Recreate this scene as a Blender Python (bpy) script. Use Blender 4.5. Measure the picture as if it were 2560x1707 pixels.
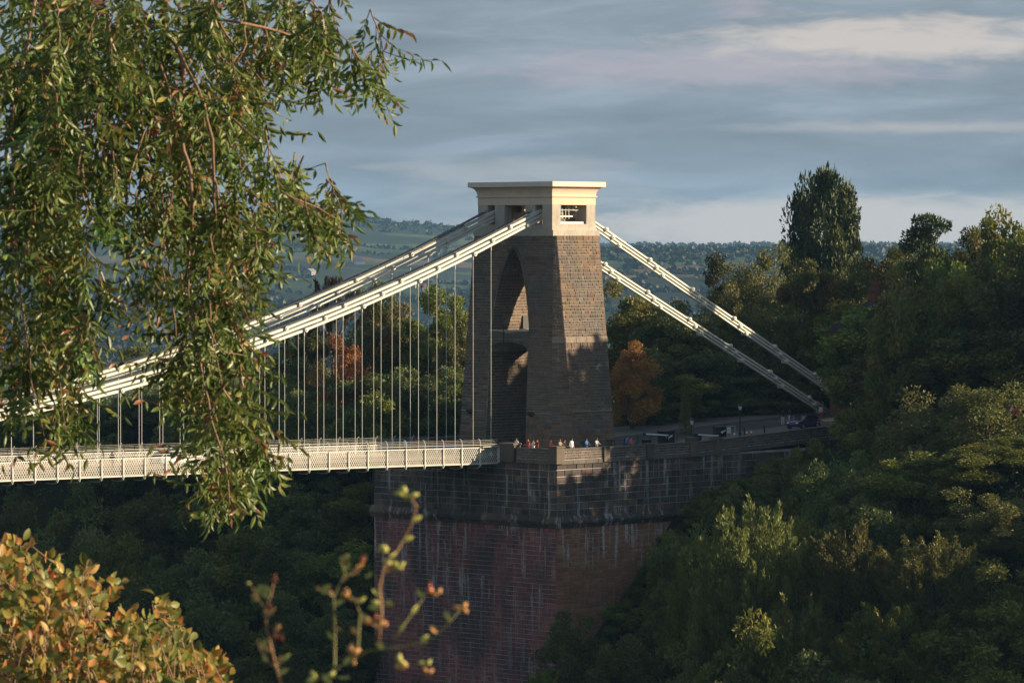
import bpy, bmesh, math, random
import numpy as np
from mathutils import Vector, Matrix
for _o in list(bpy.data.objects): bpy.data.objects.remove(_o)
scene = bpy.context.scene
COL = scene.collection
R = math.radians
rng = np.random.default_rng(7)
random.seed(7)

# ---------------------------------------------------------------- camera
F = 10000.0                      # focal length in pixels of the 2560 px wide photograph
YAW = R(44.5); HZ = 607.0
PITCH = math.atan((853.5 - HZ) / F)
A0 = np.array([math.cos(YAW), math.sin(YAW), 0.0]); RT = np.array([math.sin(YAW), -math.cos(YAW), 0.0]); ZZ = np.array([0, 0, 1.0])
AX = A0 * math.cos(PITCH) - ZZ * math.sin(PITCH); UP = ZZ * math.cos(PITCH) + A0 * math.sin(PITCH)
CAM = np.array([-281.06, -272.45, 20.5])
def ray(u, v): return AX + RT * (u - 1280) / F + UP * (853.5 - v) / F
def at(u, v, d): return CAM + ray(u, v) * d
def on_y(u, v, Y): d = ray(u, v); return CAM + d * (Y - CAM[1]) / d[1]
def on_x(u, v, X): d = ray(u, v); return CAM + d * (X - CAM[0]) / d[0]
cd = bpy.data.cameras.new('camera'); cam = bpy.data.objects.new('camera', cd); COL.objects.link(cam)
cd.sensor_fit = 'HORIZONTAL'; cd.sensor_width = 36.0; cd.lens = 36.0 * F / 2560
cd.clip_start = 0.5; cd.clip_end = 60000
cd.dof.use_dof = True; cd.dof.focus_distance = 300.0; cd.dof.aperture_fstop = 19.0
m = Matrix((RT, UP, -AX)).transposed().to_4x4(); m.translation = Vector(CAM); cam.matrix_world = m
scene.camera = cam
scene.view_settings.view_transform = 'Standard'; scene.view_settings.look = 'None'
scene.view_settings.exposure = 0.95; scene.view_settings.gamma = 1.0
scene.render.resolution_x = 1024; scene.render.resolution_y = 682
try:
    scene.cycles.max_bounces = 6; scene.cycles.diffuse_bounces = 2; scene.cycles.transmission_bounces = 3
    scene.cycles.transparent_max_bounces = 8; scene.cycles.volume_bounces = 0
except Exception: pass

# ---------------------------------------------------------------- sun and sky
SUN = np.array([1.0, -1.0, 0.42]); SUN /= np.linalg.norm(SUN)      # towards the sun
sl = bpy.data.lights.new('sun', 'SUN'); sl.energy = 5.0; sl.angle = R(0.5); sl.color = (1.0, 0.79, 0.54)
so = bpy.data.objects.new('sun', sl); COL.objects.link(so)
so.rotation_euler = Vector(SUN).to_track_quat('Z', 'Y').to_euler()
W = bpy.data.worlds.new('World'); scene.world = W; W.use_nodes = True
nt = W.node_tree; nt.nodes.clear()
def N(t, k, **kw):
    n = t.nodes.new(k)
    for a, b in kw.items(): setattr(n, a, b)
    return n
SKYK = 0.08
out = N(nt, 'ShaderNodeOutputWorld'); bg = N(nt, 'ShaderNodeBackground'); bg.inputs['Strength'].default_value = SKYK
nt.links.new(bg.outputs[0], out.inputs[0])
sky = N(nt, 'ShaderNodeTexSky', sky_type='NISHITA'); sky.sun_disc = False
sky.sun_elevation = math.asin(SUN[2]); sky.sun_rotation = math.atan2(SUN[0], SUN[1])
sky.air_density = 1.2; sky.dust_density = 1.5; sky.altitude = 100
tc = N(nt, 'ShaderNodeTexCoord')
def wnoise(sc, scale=1.0, detail=4.0, rough=0.55, loc=(0, 0, 0), dist=0.0):
    mp = N(nt, 'ShaderNodeMapping'); mp.inputs['Scale'].default_value = sc; mp.inputs['Location'].default_value = loc
    nt.links.new(tc.outputs['Generated'], mp.inputs['Vector'])
    n = N(nt, 'ShaderNodeTexNoise'); n.inputs['Scale'].default_value = scale; n.inputs['Detail'].default_value = detail
    n.inputs['Roughness'].default_value = rough; n.inputs['Distortion'].default_value = dist
    nt.links.new(mp.outputs[0], n.inputs['Vector']); return n.outputs['Fac']
def wramp(src, stops):
    r = N(nt, 'ShaderNodeValToRGB'); nt.links.new(src, r.inputs[0])
    el = r.color_ramp.elements
    while len(el) < len(stops): el.new(0.5)
    for e, (p, c) in zip(el, stops): e.position = p; e.color = (*c, 1) if len(c) == 3 else c
    return r.outputs[0]
def wmath(op, a, b):
    n = N(nt, 'ShaderNodeMath', operation=op)
    for i, q in enumerate((a, b)):
        if isinstance(q, (int, float)): n.inputs[i].default_value = q
        else: nt.links.new(q, n.inputs[i])
    return n.outputs[0]
def wmix(f, a, b):
    n = N(nt, 'ShaderNodeMix', data_type='RGBA'); 
    if isinstance(f, (int, float)): n.inputs[0].default_value = f
    else: nt.links.new(f, n.inputs[0])
    for i, q in ((6, a), (7, b)):
        if isinstance(q, tuple): n.inputs[i].default_value = (*q, 1)
        else: nt.links.new(q, n.inputs[i])
    return n.outputs[2]
k = 0.52 / SKYK
base = wnoise((17, 17, 105), 1.0, 5.0, 0.55, (3, 1, 0), 0.6)
slate = wramp(base, [(0.28, (0.180 * k, 0.242 * k, 0.312 * k)), (0.50, (0.240 * k, 0.310 * k, 0.396 * k)), (0.72, (0.345 * k, 0.425 * k, 0.525 * k))])
skyc = wmix(0.90, sky.outputs[0], slate)
sep = N(nt, 'ShaderNodeSeparateXYZ'); nt.links.new(tc.outputs['Generated'], sep.inputs[0])
# warm lit cloud bands: long patches drifting across the sky
def cloud(u, v, su, sv, warp, lo, hi, amp=2.6):
    """soft cloud bank centred in the direction of one place in the sky, edge broken by noise"""
    d = ray(u, v); d = d / np.linalg.norm(d)
    vs = N(nt, 'ShaderNodeVectorMath', operation='SUBTRACT'); nt.links.new(tc.outputs['Generated'], vs.inputs[0]); vs.inputs[1].default_value = tuple(d)
    ms = N(nt, 'ShaderNodeVectorMath', operation='MULTIPLY'); nt.links.new(vs.outputs[0], ms.inputs[0]); ms.inputs[1].default_value = (F / su, F / su, F / sv)
    ln = N(nt, 'ShaderNodeVectorMath', operation='LENGTH'); nt.links.new(ms.outputs[0], ln.inputs[0])
    nz = wnoise((60, 60, 300), 1.0, 5.0, 0.6, (warp, 2 * warp, 0), 0.5)
    s = wmath('ADD', ln.outputs['Value'], wmath('MULTIPLY', wmath('SUBTRACT', nz, 0.5), amp))
    mr = N(nt, 'ShaderNodeMapRange', interpolation_type='SMOOTHSTEP'); nt.links.new(s, mr.inputs['Value'])
    mr.inputs['From Min'].default_value = lo; mr.inputs['From Max'].default_value = hi; mr.inputs['To Min'].default_value = 1; mr.inputs['To Max'].default_value = 0
    return mr.outputs[0]
warm = (0.64 * k, 0.585 * k, 0.545 * k); mauve = (0.46 * k, 0.43 * k, 0.49 * k)
c1 = cloud(2230, 100, 560, 70, 1.7, 0.25, 1.15, 1.5)
c2 = cloud(1800, 170, 620, 60, 4.1, 0.2, 1.3, 1.6)
c3 = cloud(2320, 318, 420, 15, 7.9, 0.0, 1.5, 2.0)
c4 = cloud(2150, 562, 800, 78, 9.3, 0.55, 1.25, 0.9)
c5 = cloud(1850, 30, 120, 40, 3.3, 0.1, 1.2)
skyc = wmix(wmath('MULTIPLY', c2, 0.8), skyc, mauve)
skyc = wmix(wmath('MULTIPLY', c1, 0.95), skyc, warm)
skyc = wmix(wmath('MULTIPLY', c3, 0.45), skyc, warm)
skyc = wmix(wmath('MULTIPLY', c5, 0.6), skyc, mauve)
skyc = wmix(wmath('MULTIPLY', c4, 0.95), skyc, warm)
gen = wramp(wnoise((9, 9, 60), 1.0, 5.0, 0.6, (20, 7, 3)), [(0.60, (0, 0, 0)), (0.72, (1, 1, 1))])
skyc = wmix(wmath('MULTIPLY', gen, 0.35), skyc, warm)
nt.links.new(skyc, bg.inputs['Color'])

# ---------------------------------------------------------------- helpers
def tag(o, label=None, cat=None, group=None, kind=None):
    if label: o['label'] = label
    if cat: o['category'] = cat
    if group: o['group'] = group
    if kind: o['kind'] = kind
    return o
def empty(name, loc=(0, 0, 0), parent=None, rotz=0.0):
    o = bpy.data.objects.new(name, None); COL.objects.link(o); o.location = tuple(loc); o.rotation_euler = (0, 0, rotz); o.empty_display_size = 0.3
    if parent: o.parent = parent
    return o
def link(name, me, mat=None, parent=None):
    o = bpy.data.objects.new(name, me); COL.objects.link(o)
    if mat is not None and len(me.materials) == 0:
        for mm in (mat if isinstance(mat, (list, tuple)) else [mat]): me.materials.append(mm)
    if parent: o.parent = parent
    return o
def copy_tree(o, parent=None):
    c = o.copy(); COL.objects.link(c); c.parent = parent
    for ch in list(o.children): copy_tree(ch, c)
    return c
def np_mesh(name, V, faces4=None, faces3=None, rnd=None, smooth=False, mats=None):
    """fast mesh from arrays; rnd = one random value per face"""
    V = np.asarray(V, dtype=np.float32)
    me = bpy.data.meshes.new(name)
    f4 = np.zeros((0, 4), int) if faces4 is None else np.asarray(faces4, int)
    f3 = np.zeros((0, 3), int) if faces3 is None else np.asarray(faces3, int)
    me.vertices.add(len(V)); me.vertices.foreach_set('co', V.ravel())
    nl = f4.size + f3.size
    me.loops.add(nl); me.loops.foreach_set('vertex_index', np.concatenate([f4.ravel(), f3.ravel()]).astype(np.int32))
    me.polygons.add(len(f4) + len(f3))
    st = np.concatenate([np.arange(len(f4)) * 4, f4.size + np.arange(len(f3)) * 3]).astype(np.int32)
    me.polygons.foreach_set('loop_start', st)
    me.polygons.foreach_set('use_smooth', np.full(len(st), smooth))
    if mats is not None: me.polygons.foreach_set('material_index', np.asarray(mats, np.int32))
    if rnd is not None:
        at_ = me.attributes.new('rnd', 'FLOAT', 'FACE'); at_.data.foreach_set('value', np.asarray(rnd, np.float32))
    me.update(calc_edges=True); me.validate(); return me
class MB:
    """mesh builder: boxes, tubes, prisms collected into one mesh"""
    def __init__(s): s.v = []; s.f = []; s.r = []; s.m = []
    def add(s, vs, fs, rnd=0.0, mi=0):
        b = len(s.v); s.v += [tuple(map(float, q)) for q in vs]
        for q in fs: s.f.append(tuple(b + i for i in q)); s.r.append(rnd); s.m.append(mi)
    def box(s, x0, x1, y0, y1, z0, z1, rnd=0.0, mi=0):
        s.add([(x0, y0, z0), (x1, y0, z0), (x1, y1, z0), (x0, y1, z0), (x0, y0, z1), (x1, y0, z1), (x1, y1, z1), (x0, y1, z1)],
              [(3, 2, 1, 0), (4, 5, 6, 7), (0, 1, 5, 4), (1, 2, 6, 5), (2, 3, 7, 6), (3, 0, 4, 7)], rnd, mi)
    def bar(s, p, q, w, h, upv=(0, 0, 1), rnd=0.0, mi=0):
        """box from p to q, w wide sideways, h along upv"""
        p = np.array(p, float); q = np.array(q, float); d = q - p; d /= np.linalg.norm(d)
        sd = np.cross(d, upv); sd /= np.linalg.norm(sd); u = np.cross(sd, d)
        c = []
        for e in (p, q):
            for a_, b_ in ((-1, -1), (1, -1), (1, 1), (-1, 1)): c.append(e + sd * a_ * w / 2 + u * b_ * h / 2)
        s.add(c, [(3, 2, 1, 0), (4, 5, 6, 7), (0, 1, 5, 4), (1, 2, 6, 5), (2, 3, 7, 6), (3, 0, 4, 7)], rnd, mi)
    def tube(s, pts, rad, n=6, cap=True, rnd=0.0, mi=0):
        pts = [np.array(p, float) for p in pts]; rad = [rad] * len(pts) if isinstance(rad, (int, float)) else list(rad)
        vs = []; prev = None
        for i, p in enumerate(pts):
            d = pts[min(i + 1, len(pts) - 1)] - pts[max(i - 1, 0)]; d = d / (np.linalg.norm(d) + 1e-9)
            if prev is None:
                a_ = np.cross(d, (0, 0, 1.0)); 
                if np.linalg.norm(a_) < 1e-3: a_ = np.cross(d, (0, 1.0, 0))
            else: a_ = prev - d * (prev @ d)
            a_ = a_ / (np.linalg.norm(a_) + 1e-9); prev = a_; b_ = np.cross(d, a_)
            for j in range(n):
                t = 2 * math.pi * j / n; vs.append(p + (a_ * math.cos(t) + b_ * math.sin(t)) * rad[i])
        fs = []
        for i in range(len(pts) - 1):
            for j in range(n): fs.append((i * n + j, i * n + (j + 1) % n, (i + 1) * n + (j + 1) % n, (i + 1) * n + j))
        if cap: fs.append(tuple(range(n))[::-1]); fs.append(tuple((len(pts) - 1) * n + j for j in range(n)))
        s.add(vs, fs, rnd, mi)
    def prism(s, poly, axis, lo, hi, rnd=0.0, mi=0):
        """polygon in the two other axes, extruded along axis"""
        n = len(poly); vs = []
        for h in (lo, hi):
            for (a_, b_) in poly: vs.append({'x': (h, a_, b_), 'y': (a_, h, b_), 'z': (a_, b_, h)}[axis])
        fs = [tuple(range(n)), tuple(range(2 * n - 1, n - 1, -1))] + [(i, i + n, (i + 1) % n + n, (i + 1) % n) for i in range(n)]
        s.add(vs, fs, rnd, mi)
    def sphere(s, c, r, n=8, sc=(1, 1, 1), rnd=0.0, mi=0):
        vs = [(c[0], c[1], c[2] - r * sc[2])]; k_ = n // 2
        for i in range(1, k_):
            ph = -math.pi / 2 + math.pi * i / k_
            for j in range(n):
                t = 2 * math.pi * j / n; vs.append((c[0] + r * sc[0] * math.cos(ph) * math.cos(t), c[1] + r * sc[1] * math.cos(ph) * math.sin(t), c[2] + r * sc[2] * math.sin(ph)))
        vs.append((c[0], c[1], c[2] + r * sc[2])); fs = []
        for j in range(n): fs.append((0, 1 + (j + 1) % n, 1 + j))
        for i in range(k_ - 2):
            for j in range(n): fs.append((1 + i * n + j, 1 + i * n + (j + 1) % n, 1 + (i + 1) * n + (j + 1) % n, 1 + (i + 1) * n + j))
        t_ = len(vs) - 1; b_ = 1 + (k_ - 2) * n
        for j in range(n): fs.append((t_, b_ + j, b_ + (j + 1) % n))
        s.add(vs, fs, rnd, mi)
    def mesh(s, name, smooth=False, fix=True):
        me = bpy.data.meshes.new(name); me.from_pydata(s.v, [], s.f)
        a_ = me.attributes.new('rnd', 'FLOAT', 'FACE'); a_.data.foreach_set('value', np.array(s.r, np.float32))
        me.polygons.foreach_set('material_index', np.array(s.m, np.int32))
        if fix:
            bm = bmesh.new(); bm.from_mesh(me); bmesh.ops.recalc_face_normals(bm, faces=bm.faces); bm.to_mesh(me); bm.free()
        if smooth: me.polygons.foreach_set('use_smooth', np.ones(len(me.polygons), bool))
        me.update(); return me
    def build(s, name, mat=None, parent=None, smooth=False): return link(name, s.mesh(name, smooth), mat, parent)

# ---------------------------------------------------------------- materials
class MT:
    def __init__(s, name):
        s.m = bpy.data.materials.new(name); s.m.use_nodes = True; s.t = s.m.node_tree; s.b = s.t.nodes['Principled BSDF']; s.o = s.t.nodes['Material Output']
    def put(s, sock, val):
        if hasattr(val, 'is_output') or hasattr(val, 'links') and not isinstance(val, (tuple, float)): s.t.links.new(val, sock)
        else: sock.default_value = (*val, 1) if isinstance(val, tuple) and len(val) == 3 and sock.type == 'RGBA' else val
    def noise(s, scale, detail=4, rough=0.6, sc=(1, 1, 1), world=True, dist=0.0, loc=(0, 0, 0)):
        if world: v = N(s.t, 'ShaderNodeNewGeometry').outputs['Position']
        else: v = N(s.t, 'ShaderNodeTexCoord').outputs['Object']
        mp = N(s.t, 'ShaderNodeMapping'); mp.inputs['Scale'].default_value = sc; mp.inputs['Location'].default_value = loc; s.t.links.new(v, mp.inputs[0])
        n = N(s.t, 'ShaderNodeTexNoise'); n.inputs['Scale'].default_value = scale; n.inputs['Detail'].default_value = detail; n.inputs['Roughness'].default_value = rough; n.inputs['Distortion'].default_value = dist
        s.t.links.new(mp.outputs[0], n.inputs['Vector']); return n.outputs['Fac']
    def rnd(s):
        a_ = N(s.t, 'ShaderNodeAttribute', attribute_name='rnd').outputs['Fac']; b_ = N(s.t, 'ShaderNodeObjectInfo').outputs['Random']
        q = s.math('ADD', a_, b_); return s.math('FRACT', q, 0)
    def math(s, op, a, b):
        n = N(s.t, 'ShaderNodeMath', operation=op)
        for i, q in enumerate((a, b)):
            if isinstance(q, (int, float)): n.inputs[i].default_value = q
            else: s.t.links.new(q, n.inputs[i])
        return n.outputs[0]
    def ramp(s, src, stops, interp='LINEAR'):
        r = N(s.t, 'ShaderNodeValToRGB'); s.t.links.new(src, r.inputs[0]); el = r.color_ramp.elements; r.color_ramp.interpolation = interp
        while len(el) < len(stops): el.new(0.5)
        for e, (p, c) in zip(el, stops): e.position = p; e.color = (*c, 1)
        return r.outputs[0]
    def mix(s, f, a, b, blend='MIX'):
        n = N(s.t, 'ShaderNodeMix', data_type='RGBA', blend_type=blend); s.put(n.inputs[0], f); s.put(n.inputs[6], a); s.put(n.inputs[7], b); return n.outputs[2]
    def done(s, col, rough=0.8, spec=0.3, metal=0.0, bump=None, bs=0.3, bd=0.02):
        s.put(s.b.inputs['Base Color'], col); s.put(s.b.inputs['Roughness'], rough); s.b.inputs['Specular IOR Level'].default_value = spec; s.b.inputs['Metallic'].default_value = metal
        if bump is not None:
            n = N(s.t, 'ShaderNodeBump'); n.inputs['Strength'].default_value = bs; n.inputs['Distance'].default_value = bd; s.t.links.new(bump, n.inputs['Height']); s.t.links.new(n.outputs[0], s.b.inputs['Normal'])
        return s.m
def plain(name, c, rough=0.6, spec=0.3, metal=0.0, var=0.15, scale=3.0):
    q = MT(name); n = q.noise(scale, 5, 0.6)
    lo = tuple(x * (1 - var) for x in c); hi = tuple(min(1, x * (1 + var)) for x in c)
    return q.done(q.ramp(n, [(0.3, lo), (0.7, hi)]), rough, spec, metal)
M = {}
# painted ironwork: off-white green-grey paint, a little grime and rust bleeding
q = MT('bridge_paint'); n1 = q.noise(0.9, 5); n2 = q.noise(6, 6, 0.7, (1, 1, 0.4)); 
c = q.ramp(n1, [(0.3, (0.58, 0.60, 0.53)), (0.55, (0.65, 0.64, 0.57)), (0.75, (0.53, 0.58, 0.52))])
c = q.mix(q.ramp(n2, [(0.62, (0, 0, 0)), (0.78, (0.35, 0.35, 0.35))]), c, (0.34, 0.27, 0.20)); M['paint'] = q.done(c, 0.55, 0.3)
M['lattice'] = plain('lattice_paint', (0.60, 0.59, 0.53), 0.6, 0.25, var=0.12)
M['girder'] = plain('girder_paint', (0.22, 0.19, 0.16), 0.7, 0.2, var=0.2)
M['iron'] = plain('dark_iron', (0.018, 0.018, 0.02), 0.5, 0.4)
M['asphalt'] = plain('asphalt', (0.055, 0.055, 0.058), 0.9, 0.2, var=0.25, scale=1.5)
M['pavement'] = plain('paving', (0.12, 0.115, 0.11), 0.9, 0.2, var=0.2)
M['timber'] = plain('deck_timber', (0.10, 0.07, 0.05), 0.9, 0.2, var=0.3)
# tower rubble
def stone(name, stops, moss, streak, joint=False, grime=(0.035, 0.034, 0.036), grime_p=(0.52, 0.72), bigs=0.22, grime_f=0.8):
    q = MT(name); r_ = q.rnd(); c = q.ramp(r_, stops)
    fine = q.noise(9, 5, 0.7); c = q.mix(q.ramp(fine, [(0.3, (0.0,) * 3), (0.8, (0.55,) * 3)]), c, (0.06, 0.05, 0.045))
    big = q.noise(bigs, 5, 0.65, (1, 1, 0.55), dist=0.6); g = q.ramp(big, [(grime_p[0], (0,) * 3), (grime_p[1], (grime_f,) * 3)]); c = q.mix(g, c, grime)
    if moss:
        mz = q.noise(0.55, 6, 0.7, (1, 1, 0.8), loc=(5, 2, 9)); c = q.mix(q.ramp(mz, [(0.56, (0,) * 3), (0.70, (0.75 * moss,) * 3)]), c, (0.105, 0.10, 0.022))
    if streak:
        s1 = q.noise(1.0, 5, 0.75, (1.9, 1.9, 0.13), loc=(1, 7, 0)); pz = N(q.t, 'ShaderNodeSeparateXYZ'); q.t.links.new(N(q.t, 'ShaderNodeNewGeometry').outputs['Position'], pz.inputs[0]); mz_ = N(q.t, 'ShaderNodeMapRange'); q.t.links.new(pz.outputs[2], mz_.inputs['Value']); mz_.inputs['From Min'].default_value = -15.0; mz_.inputs['From Max'].default_value = -6.4; mz_.inputs['To Min'].default_value = 0.35; s2 = q.noise(0.2, 3, 0.5, (1, 1, 1.3), loc=(4, 1, 2))
        f = q.math('MULTIPLY', q.ramp(s1, [(0.535, (0,) * 3), (0.60, (1,) * 3)]), q.ramp(s2, [(0.38, (0,) * 3), (0.50, (1,) * 3)])); c = q.mix(q.math('MULTIPLY', q.math('MULTIPLY', f, streak), mz_.outputs[0]), c, (0.62, 0.61, 0.60))
    return q.done(c, 0.9, 0.15, bump=fine, bs=0.5, bd=0.03)
M['rubble'] = stone('tower_rubble', [(0.0, (0.13, 0.088, 0.062)), (0.3, (0.235, 0.155, 0.10)), (0.5, (0.155, 0.128, 0.108)), (0.75, (0.29, 0.185, 0.11)), (0.9, (0.15, 0.095, 0.07)), (1.0, (0.36, 0.29, 0.23))], 1.0, 0.0, grime=(0.10, 0.098, 0.095), grime_p=(0.45, 0.66))
M['mortar'] = plain('mortar', (0.36, 0.34, 0.31), 0.95, 0.1, var=0.35, scale=1.2)
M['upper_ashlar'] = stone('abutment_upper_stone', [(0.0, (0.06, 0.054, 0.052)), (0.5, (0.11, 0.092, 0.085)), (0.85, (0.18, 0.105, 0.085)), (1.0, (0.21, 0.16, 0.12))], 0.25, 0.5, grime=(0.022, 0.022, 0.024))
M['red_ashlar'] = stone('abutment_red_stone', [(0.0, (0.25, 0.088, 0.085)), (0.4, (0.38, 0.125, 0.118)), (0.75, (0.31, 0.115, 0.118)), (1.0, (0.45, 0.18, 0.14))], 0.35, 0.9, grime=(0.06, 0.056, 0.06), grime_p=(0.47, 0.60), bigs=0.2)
M['sun_tinted_ashlar'] = stone('abutment_sun_tinted_stone', [(0.0, (0.29, 0.13, 0.068)), (0.4, (0.45, 0.21, 0.105)), (0.75, (0.36, 0.165, 0.105)), (1.0, (0.50, 0.27, 0.15))], 0.5, 0.9, grime=(0.06, 0.045, 0.05), grime_p=(0.55, 0.75), bigs=0.14)  # red stone warmed to orange: sunlight on the side wall put into the colour
M['band_stone'] = plain('string_course_stone', (0.24, 0.20, 0.165), 0.9, 0.15, var=0.25, scale=1.5)
M['dark_mortar'] = plain('weathered_mortar', (0.48, 0.46, 0.44), 0.95, 0.1, var=0.5, scale=0.5)
M['parapet'] = stone('parapet_stone', [(0.0, (0.12, 0.10, 0.085)), (0.5, (0.17, 0.14, 0.115)), (1.0, (0.23, 0.185, 0.14))], 0.4, 0.0, grime=(0.07, 0.066, 0.062))
M['coping'] = stone('coping_stone', [(0.0, (0.15, 0.135, 0.12)), (1.0, (0.20, 0.18, 0.155))], 0.5, 0.0, grime=(0.08, 0.075, 0.07))
# pale limestone of the attic, and rendered cornice
q = MT('attic_limestone'); n1 = q.noise(0.8, 6, 0.65); c = q.ramp(n1, [(0.3, (0.36, 0.33, 0.28)), (0.6, (0.46, 0.42, 0.36))])
st = q.noise(1.6, 5, 0.7, (2.2, 2.2, 0.35)); c = q.mix(q.ramp(st, [(0.5, (0,) * 3), (0.72, (0.55,) * 3)]), c, (0.17, 0.155, 0.10)); M['limestone'] = q.done(c, 0.85, 0.2, bump=n1, bs=0.2)
q = MT('cornice_render'); n1 = q.noise(1.2, 5); M['cornice'] = q.done(q.ramp(n1, [(0.3, (0.63, 0.49, 0.37)), (0.7, (0.69, 0.55, 0.42))]), 0.8, 0.2)
q = MT('slab_render'); n1 = q.noise(1.2, 5); M['slab'] = q.done(q.ramp(n1, [(0.3, (0.66, 0.56, 0.46)), (0.7, (0.72, 0.62, 0.51))]), 0.8, 0.2)
def leafmat(name, stops, trans=0.3, rough=0.6, objvar=0.25):
    q = MT(name); a_ = N(q.t, 'ShaderNodeAttribute', attribute_name='rnd').outputs['Fac']; c = q.ramp(a_, stops)
    ov = N(q.t, 'ShaderNodeObjectInfo').outputs['Random']
    hs = N(q.t, 'ShaderNodeHueSaturation'); q.t.links.new(c, hs.inputs['Color'])
    q.t.links.new(q.math('ADD', q.math('MULTIPLY', ov, objvar * 2), 1 - objvar), hs.inputs['Value']); q.t.links.new(q.math('ADD', q.math('MULTIPLY', ov, 0.05), 0.475), hs.inputs['Hue']); c = hs.outputs[0]
    q.done(c, rough, 0.35); tr = N(q.t, 'ShaderNodeBsdfTranslucent'); q.t.links.new(c, tr.inputs[0])
    mx = N(q.t, 'ShaderNodeMixShader'); mx.inputs[0].default_value = trans; q.t.links.new(q.b.outputs[0], mx.inputs[1]); q.t.links.new(tr.outputs[0], mx.inputs[2]); q.t.links.new(mx.outputs[0], q.o.inputs[0]); return q.m
M['leaf_green'] = leafmat('leaf_mid_green', [(0.0, (0.082, 0.108, 0.017)), (0.5, (0.139, 0.166, 0.025)), (0.9, (0.216, 0.224, 0.036)), (1.0, (0.348, 0.214, 0.043))])
M['leaf_dark'] = leafmat('leaf_dark_green', [(0.0, (0.072, 0.096, 0.026)), (0.6, (0.125, 0.148, 0.040)), (1.0, (0.185, 0.195, 0.052))])
M['leaf_olive'] = leafmat('leaf_olive', [(0.0, (0.101, 0.106, 0.029)), (0.5, (0.146, 0.153, 0.037)), (1.0, (0.201, 0.197, 0.050))])
M['leaf_turning'] = leafmat('leaf_turning', [(0.0, (0.073, 0.095, 0.020)), (0.55, (0.126, 0.138, 0.029)), (0.8, (0.234, 0.130, 0.036)), (1.0, (0.343, 0.130, 0.043))])
M['leaf_rust'] = leafmat('leaf_rust', [(0.0, (0.169, 0.072, 0.024)), (0.5, (0.304, 0.119, 0.036)), (0.85, (0.405, 0.161, 0.044)), (1.0, (0.151, 0.127, 0.032))])
M['leaf_yellow'] = leafmat('leaf_yellow_green', [(0.0, (0.075, 0.095, 0.02)), (0.6, (0.12, 0.135, 0.03)), (1.0, (0.20, 0.16, 0.035))])
M['leaf_conifer'] = leafmat('leaf_conifer', [(0.0, (0.029, 0.045, 0.015)), (0.6, (0.054, 0.071, 0.020)), (1.0, (0.112, 0.113, 0.027))], trans=0.1)
M['leaf_far'] = leafmat('leaf_far', [(0.0, (0.016, 0.024, 0.012)), (1.0, (0.032, 0.042, 0.02))], trans=0.05)
M['leaf_brown'] = leafmat('leaf_sparse_brown', [(0.0, (0.06, 0.06, 0.03)), (0.6, (0.10, 0.085, 0.045)), (1.0, (0.14, 0.10, 0.05))])
M['bark'] = plain('bark', (0.085, 0.065, 0.048), 0.95, 0.1, var=0.35, scale=8)
M['pale_bark'] = plain('pale_bark', (0.22, 0.20, 0.18), 0.95, 0.1, var=0.3, scale=8)

# ---------------------------------------------------------------- ground and hills
def sstep(a_, b_, x): t = np.clip((x - a_) / (b_ - a_), 0, 1); return t * t * (3 - 2 * t)
def road_z(X): return 0.10 + 0.05 * np.maximum(0.0, np.asarray(X, float) - 3.0)
def ground(X, Y):
    X = np.asarray(X, float); Y = np.asarray(Y, float)
    wob = 2.2 * np.sin(X * 0.11 + 1.3) * np.cos(Y * 0.09) + 1.1 * np.sin(X * 0.27 - Y * 0.21)
    rim = 9 + 3 * np.sin(Y * 0.05)
    sl = -np.clip(rim - X, 0, 66) * 1.12
    pl = -0.25 + 0.05 * np.clip(X - 3, 0, 120)
    side = sstep(16, 34, np.abs(Y)) 
    z = pl + sl + side * (wob * 0.5 + 0.02 * np.clip(X, 0, 100)) + 3.0 * sstep(-18, -45, Y) * sstep(15, 45, X)
    z = z - 55 * sstep(150, 420, X) * 0.6 - 45 * sstep(85, 240, Y)
    z = z - 15 * np.exp(-((X - 7) / 16.0) ** 2 - ((Y + 28) / 14.0) ** 2)
    near = sstep(-215, -245, X)                     # the camera's own hill on the other rim of the gorge
    z = z + near * (72.0 + 17.0 * sstep(-235, -300, X))
    return z
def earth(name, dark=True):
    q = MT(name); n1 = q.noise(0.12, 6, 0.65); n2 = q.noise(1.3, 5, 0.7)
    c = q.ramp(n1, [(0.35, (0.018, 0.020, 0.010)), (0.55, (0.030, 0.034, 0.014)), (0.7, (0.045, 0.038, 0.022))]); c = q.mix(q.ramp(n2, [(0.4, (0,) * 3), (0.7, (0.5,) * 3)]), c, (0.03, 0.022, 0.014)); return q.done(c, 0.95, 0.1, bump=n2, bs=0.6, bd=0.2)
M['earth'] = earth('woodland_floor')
xs = np.concatenate([np.arange(-420, -120, 10), np.arange(-120, 110, 3.0), np.arange(110, 520, 14)]); ys = np.concatenate([np.arange(-420, -120, 12), np.arange(-120, 140, 3.0), np.arange(140, 620, 14)])
GX, GY = np.meshgrid(xs, ys, indexing='ij'); GZ = ground(GX, GY)
def grid_mesh(name, GX, GY, GZ, smooth=True):
    a_, b_ = GX.shape; idx = np.arange(a_ * b_).reshape(a_, b_)
    f = np.stack([idx[:-1, :-1], idx[1:, :-1], idx[1:, 1:], idx[:-1, 1:]], -1).reshape(-1, 4)
    return np_mesh(name, np.stack([GX, GY, GZ], -1).reshape(-1, 3), f, smooth=smooth)
gr = link('ground', grid_mesh('ground', GX, GY, GZ), M['earth']); tag(gr, 'shaded wooded gorge slope and plateau', None, None, 'structure')
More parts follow.
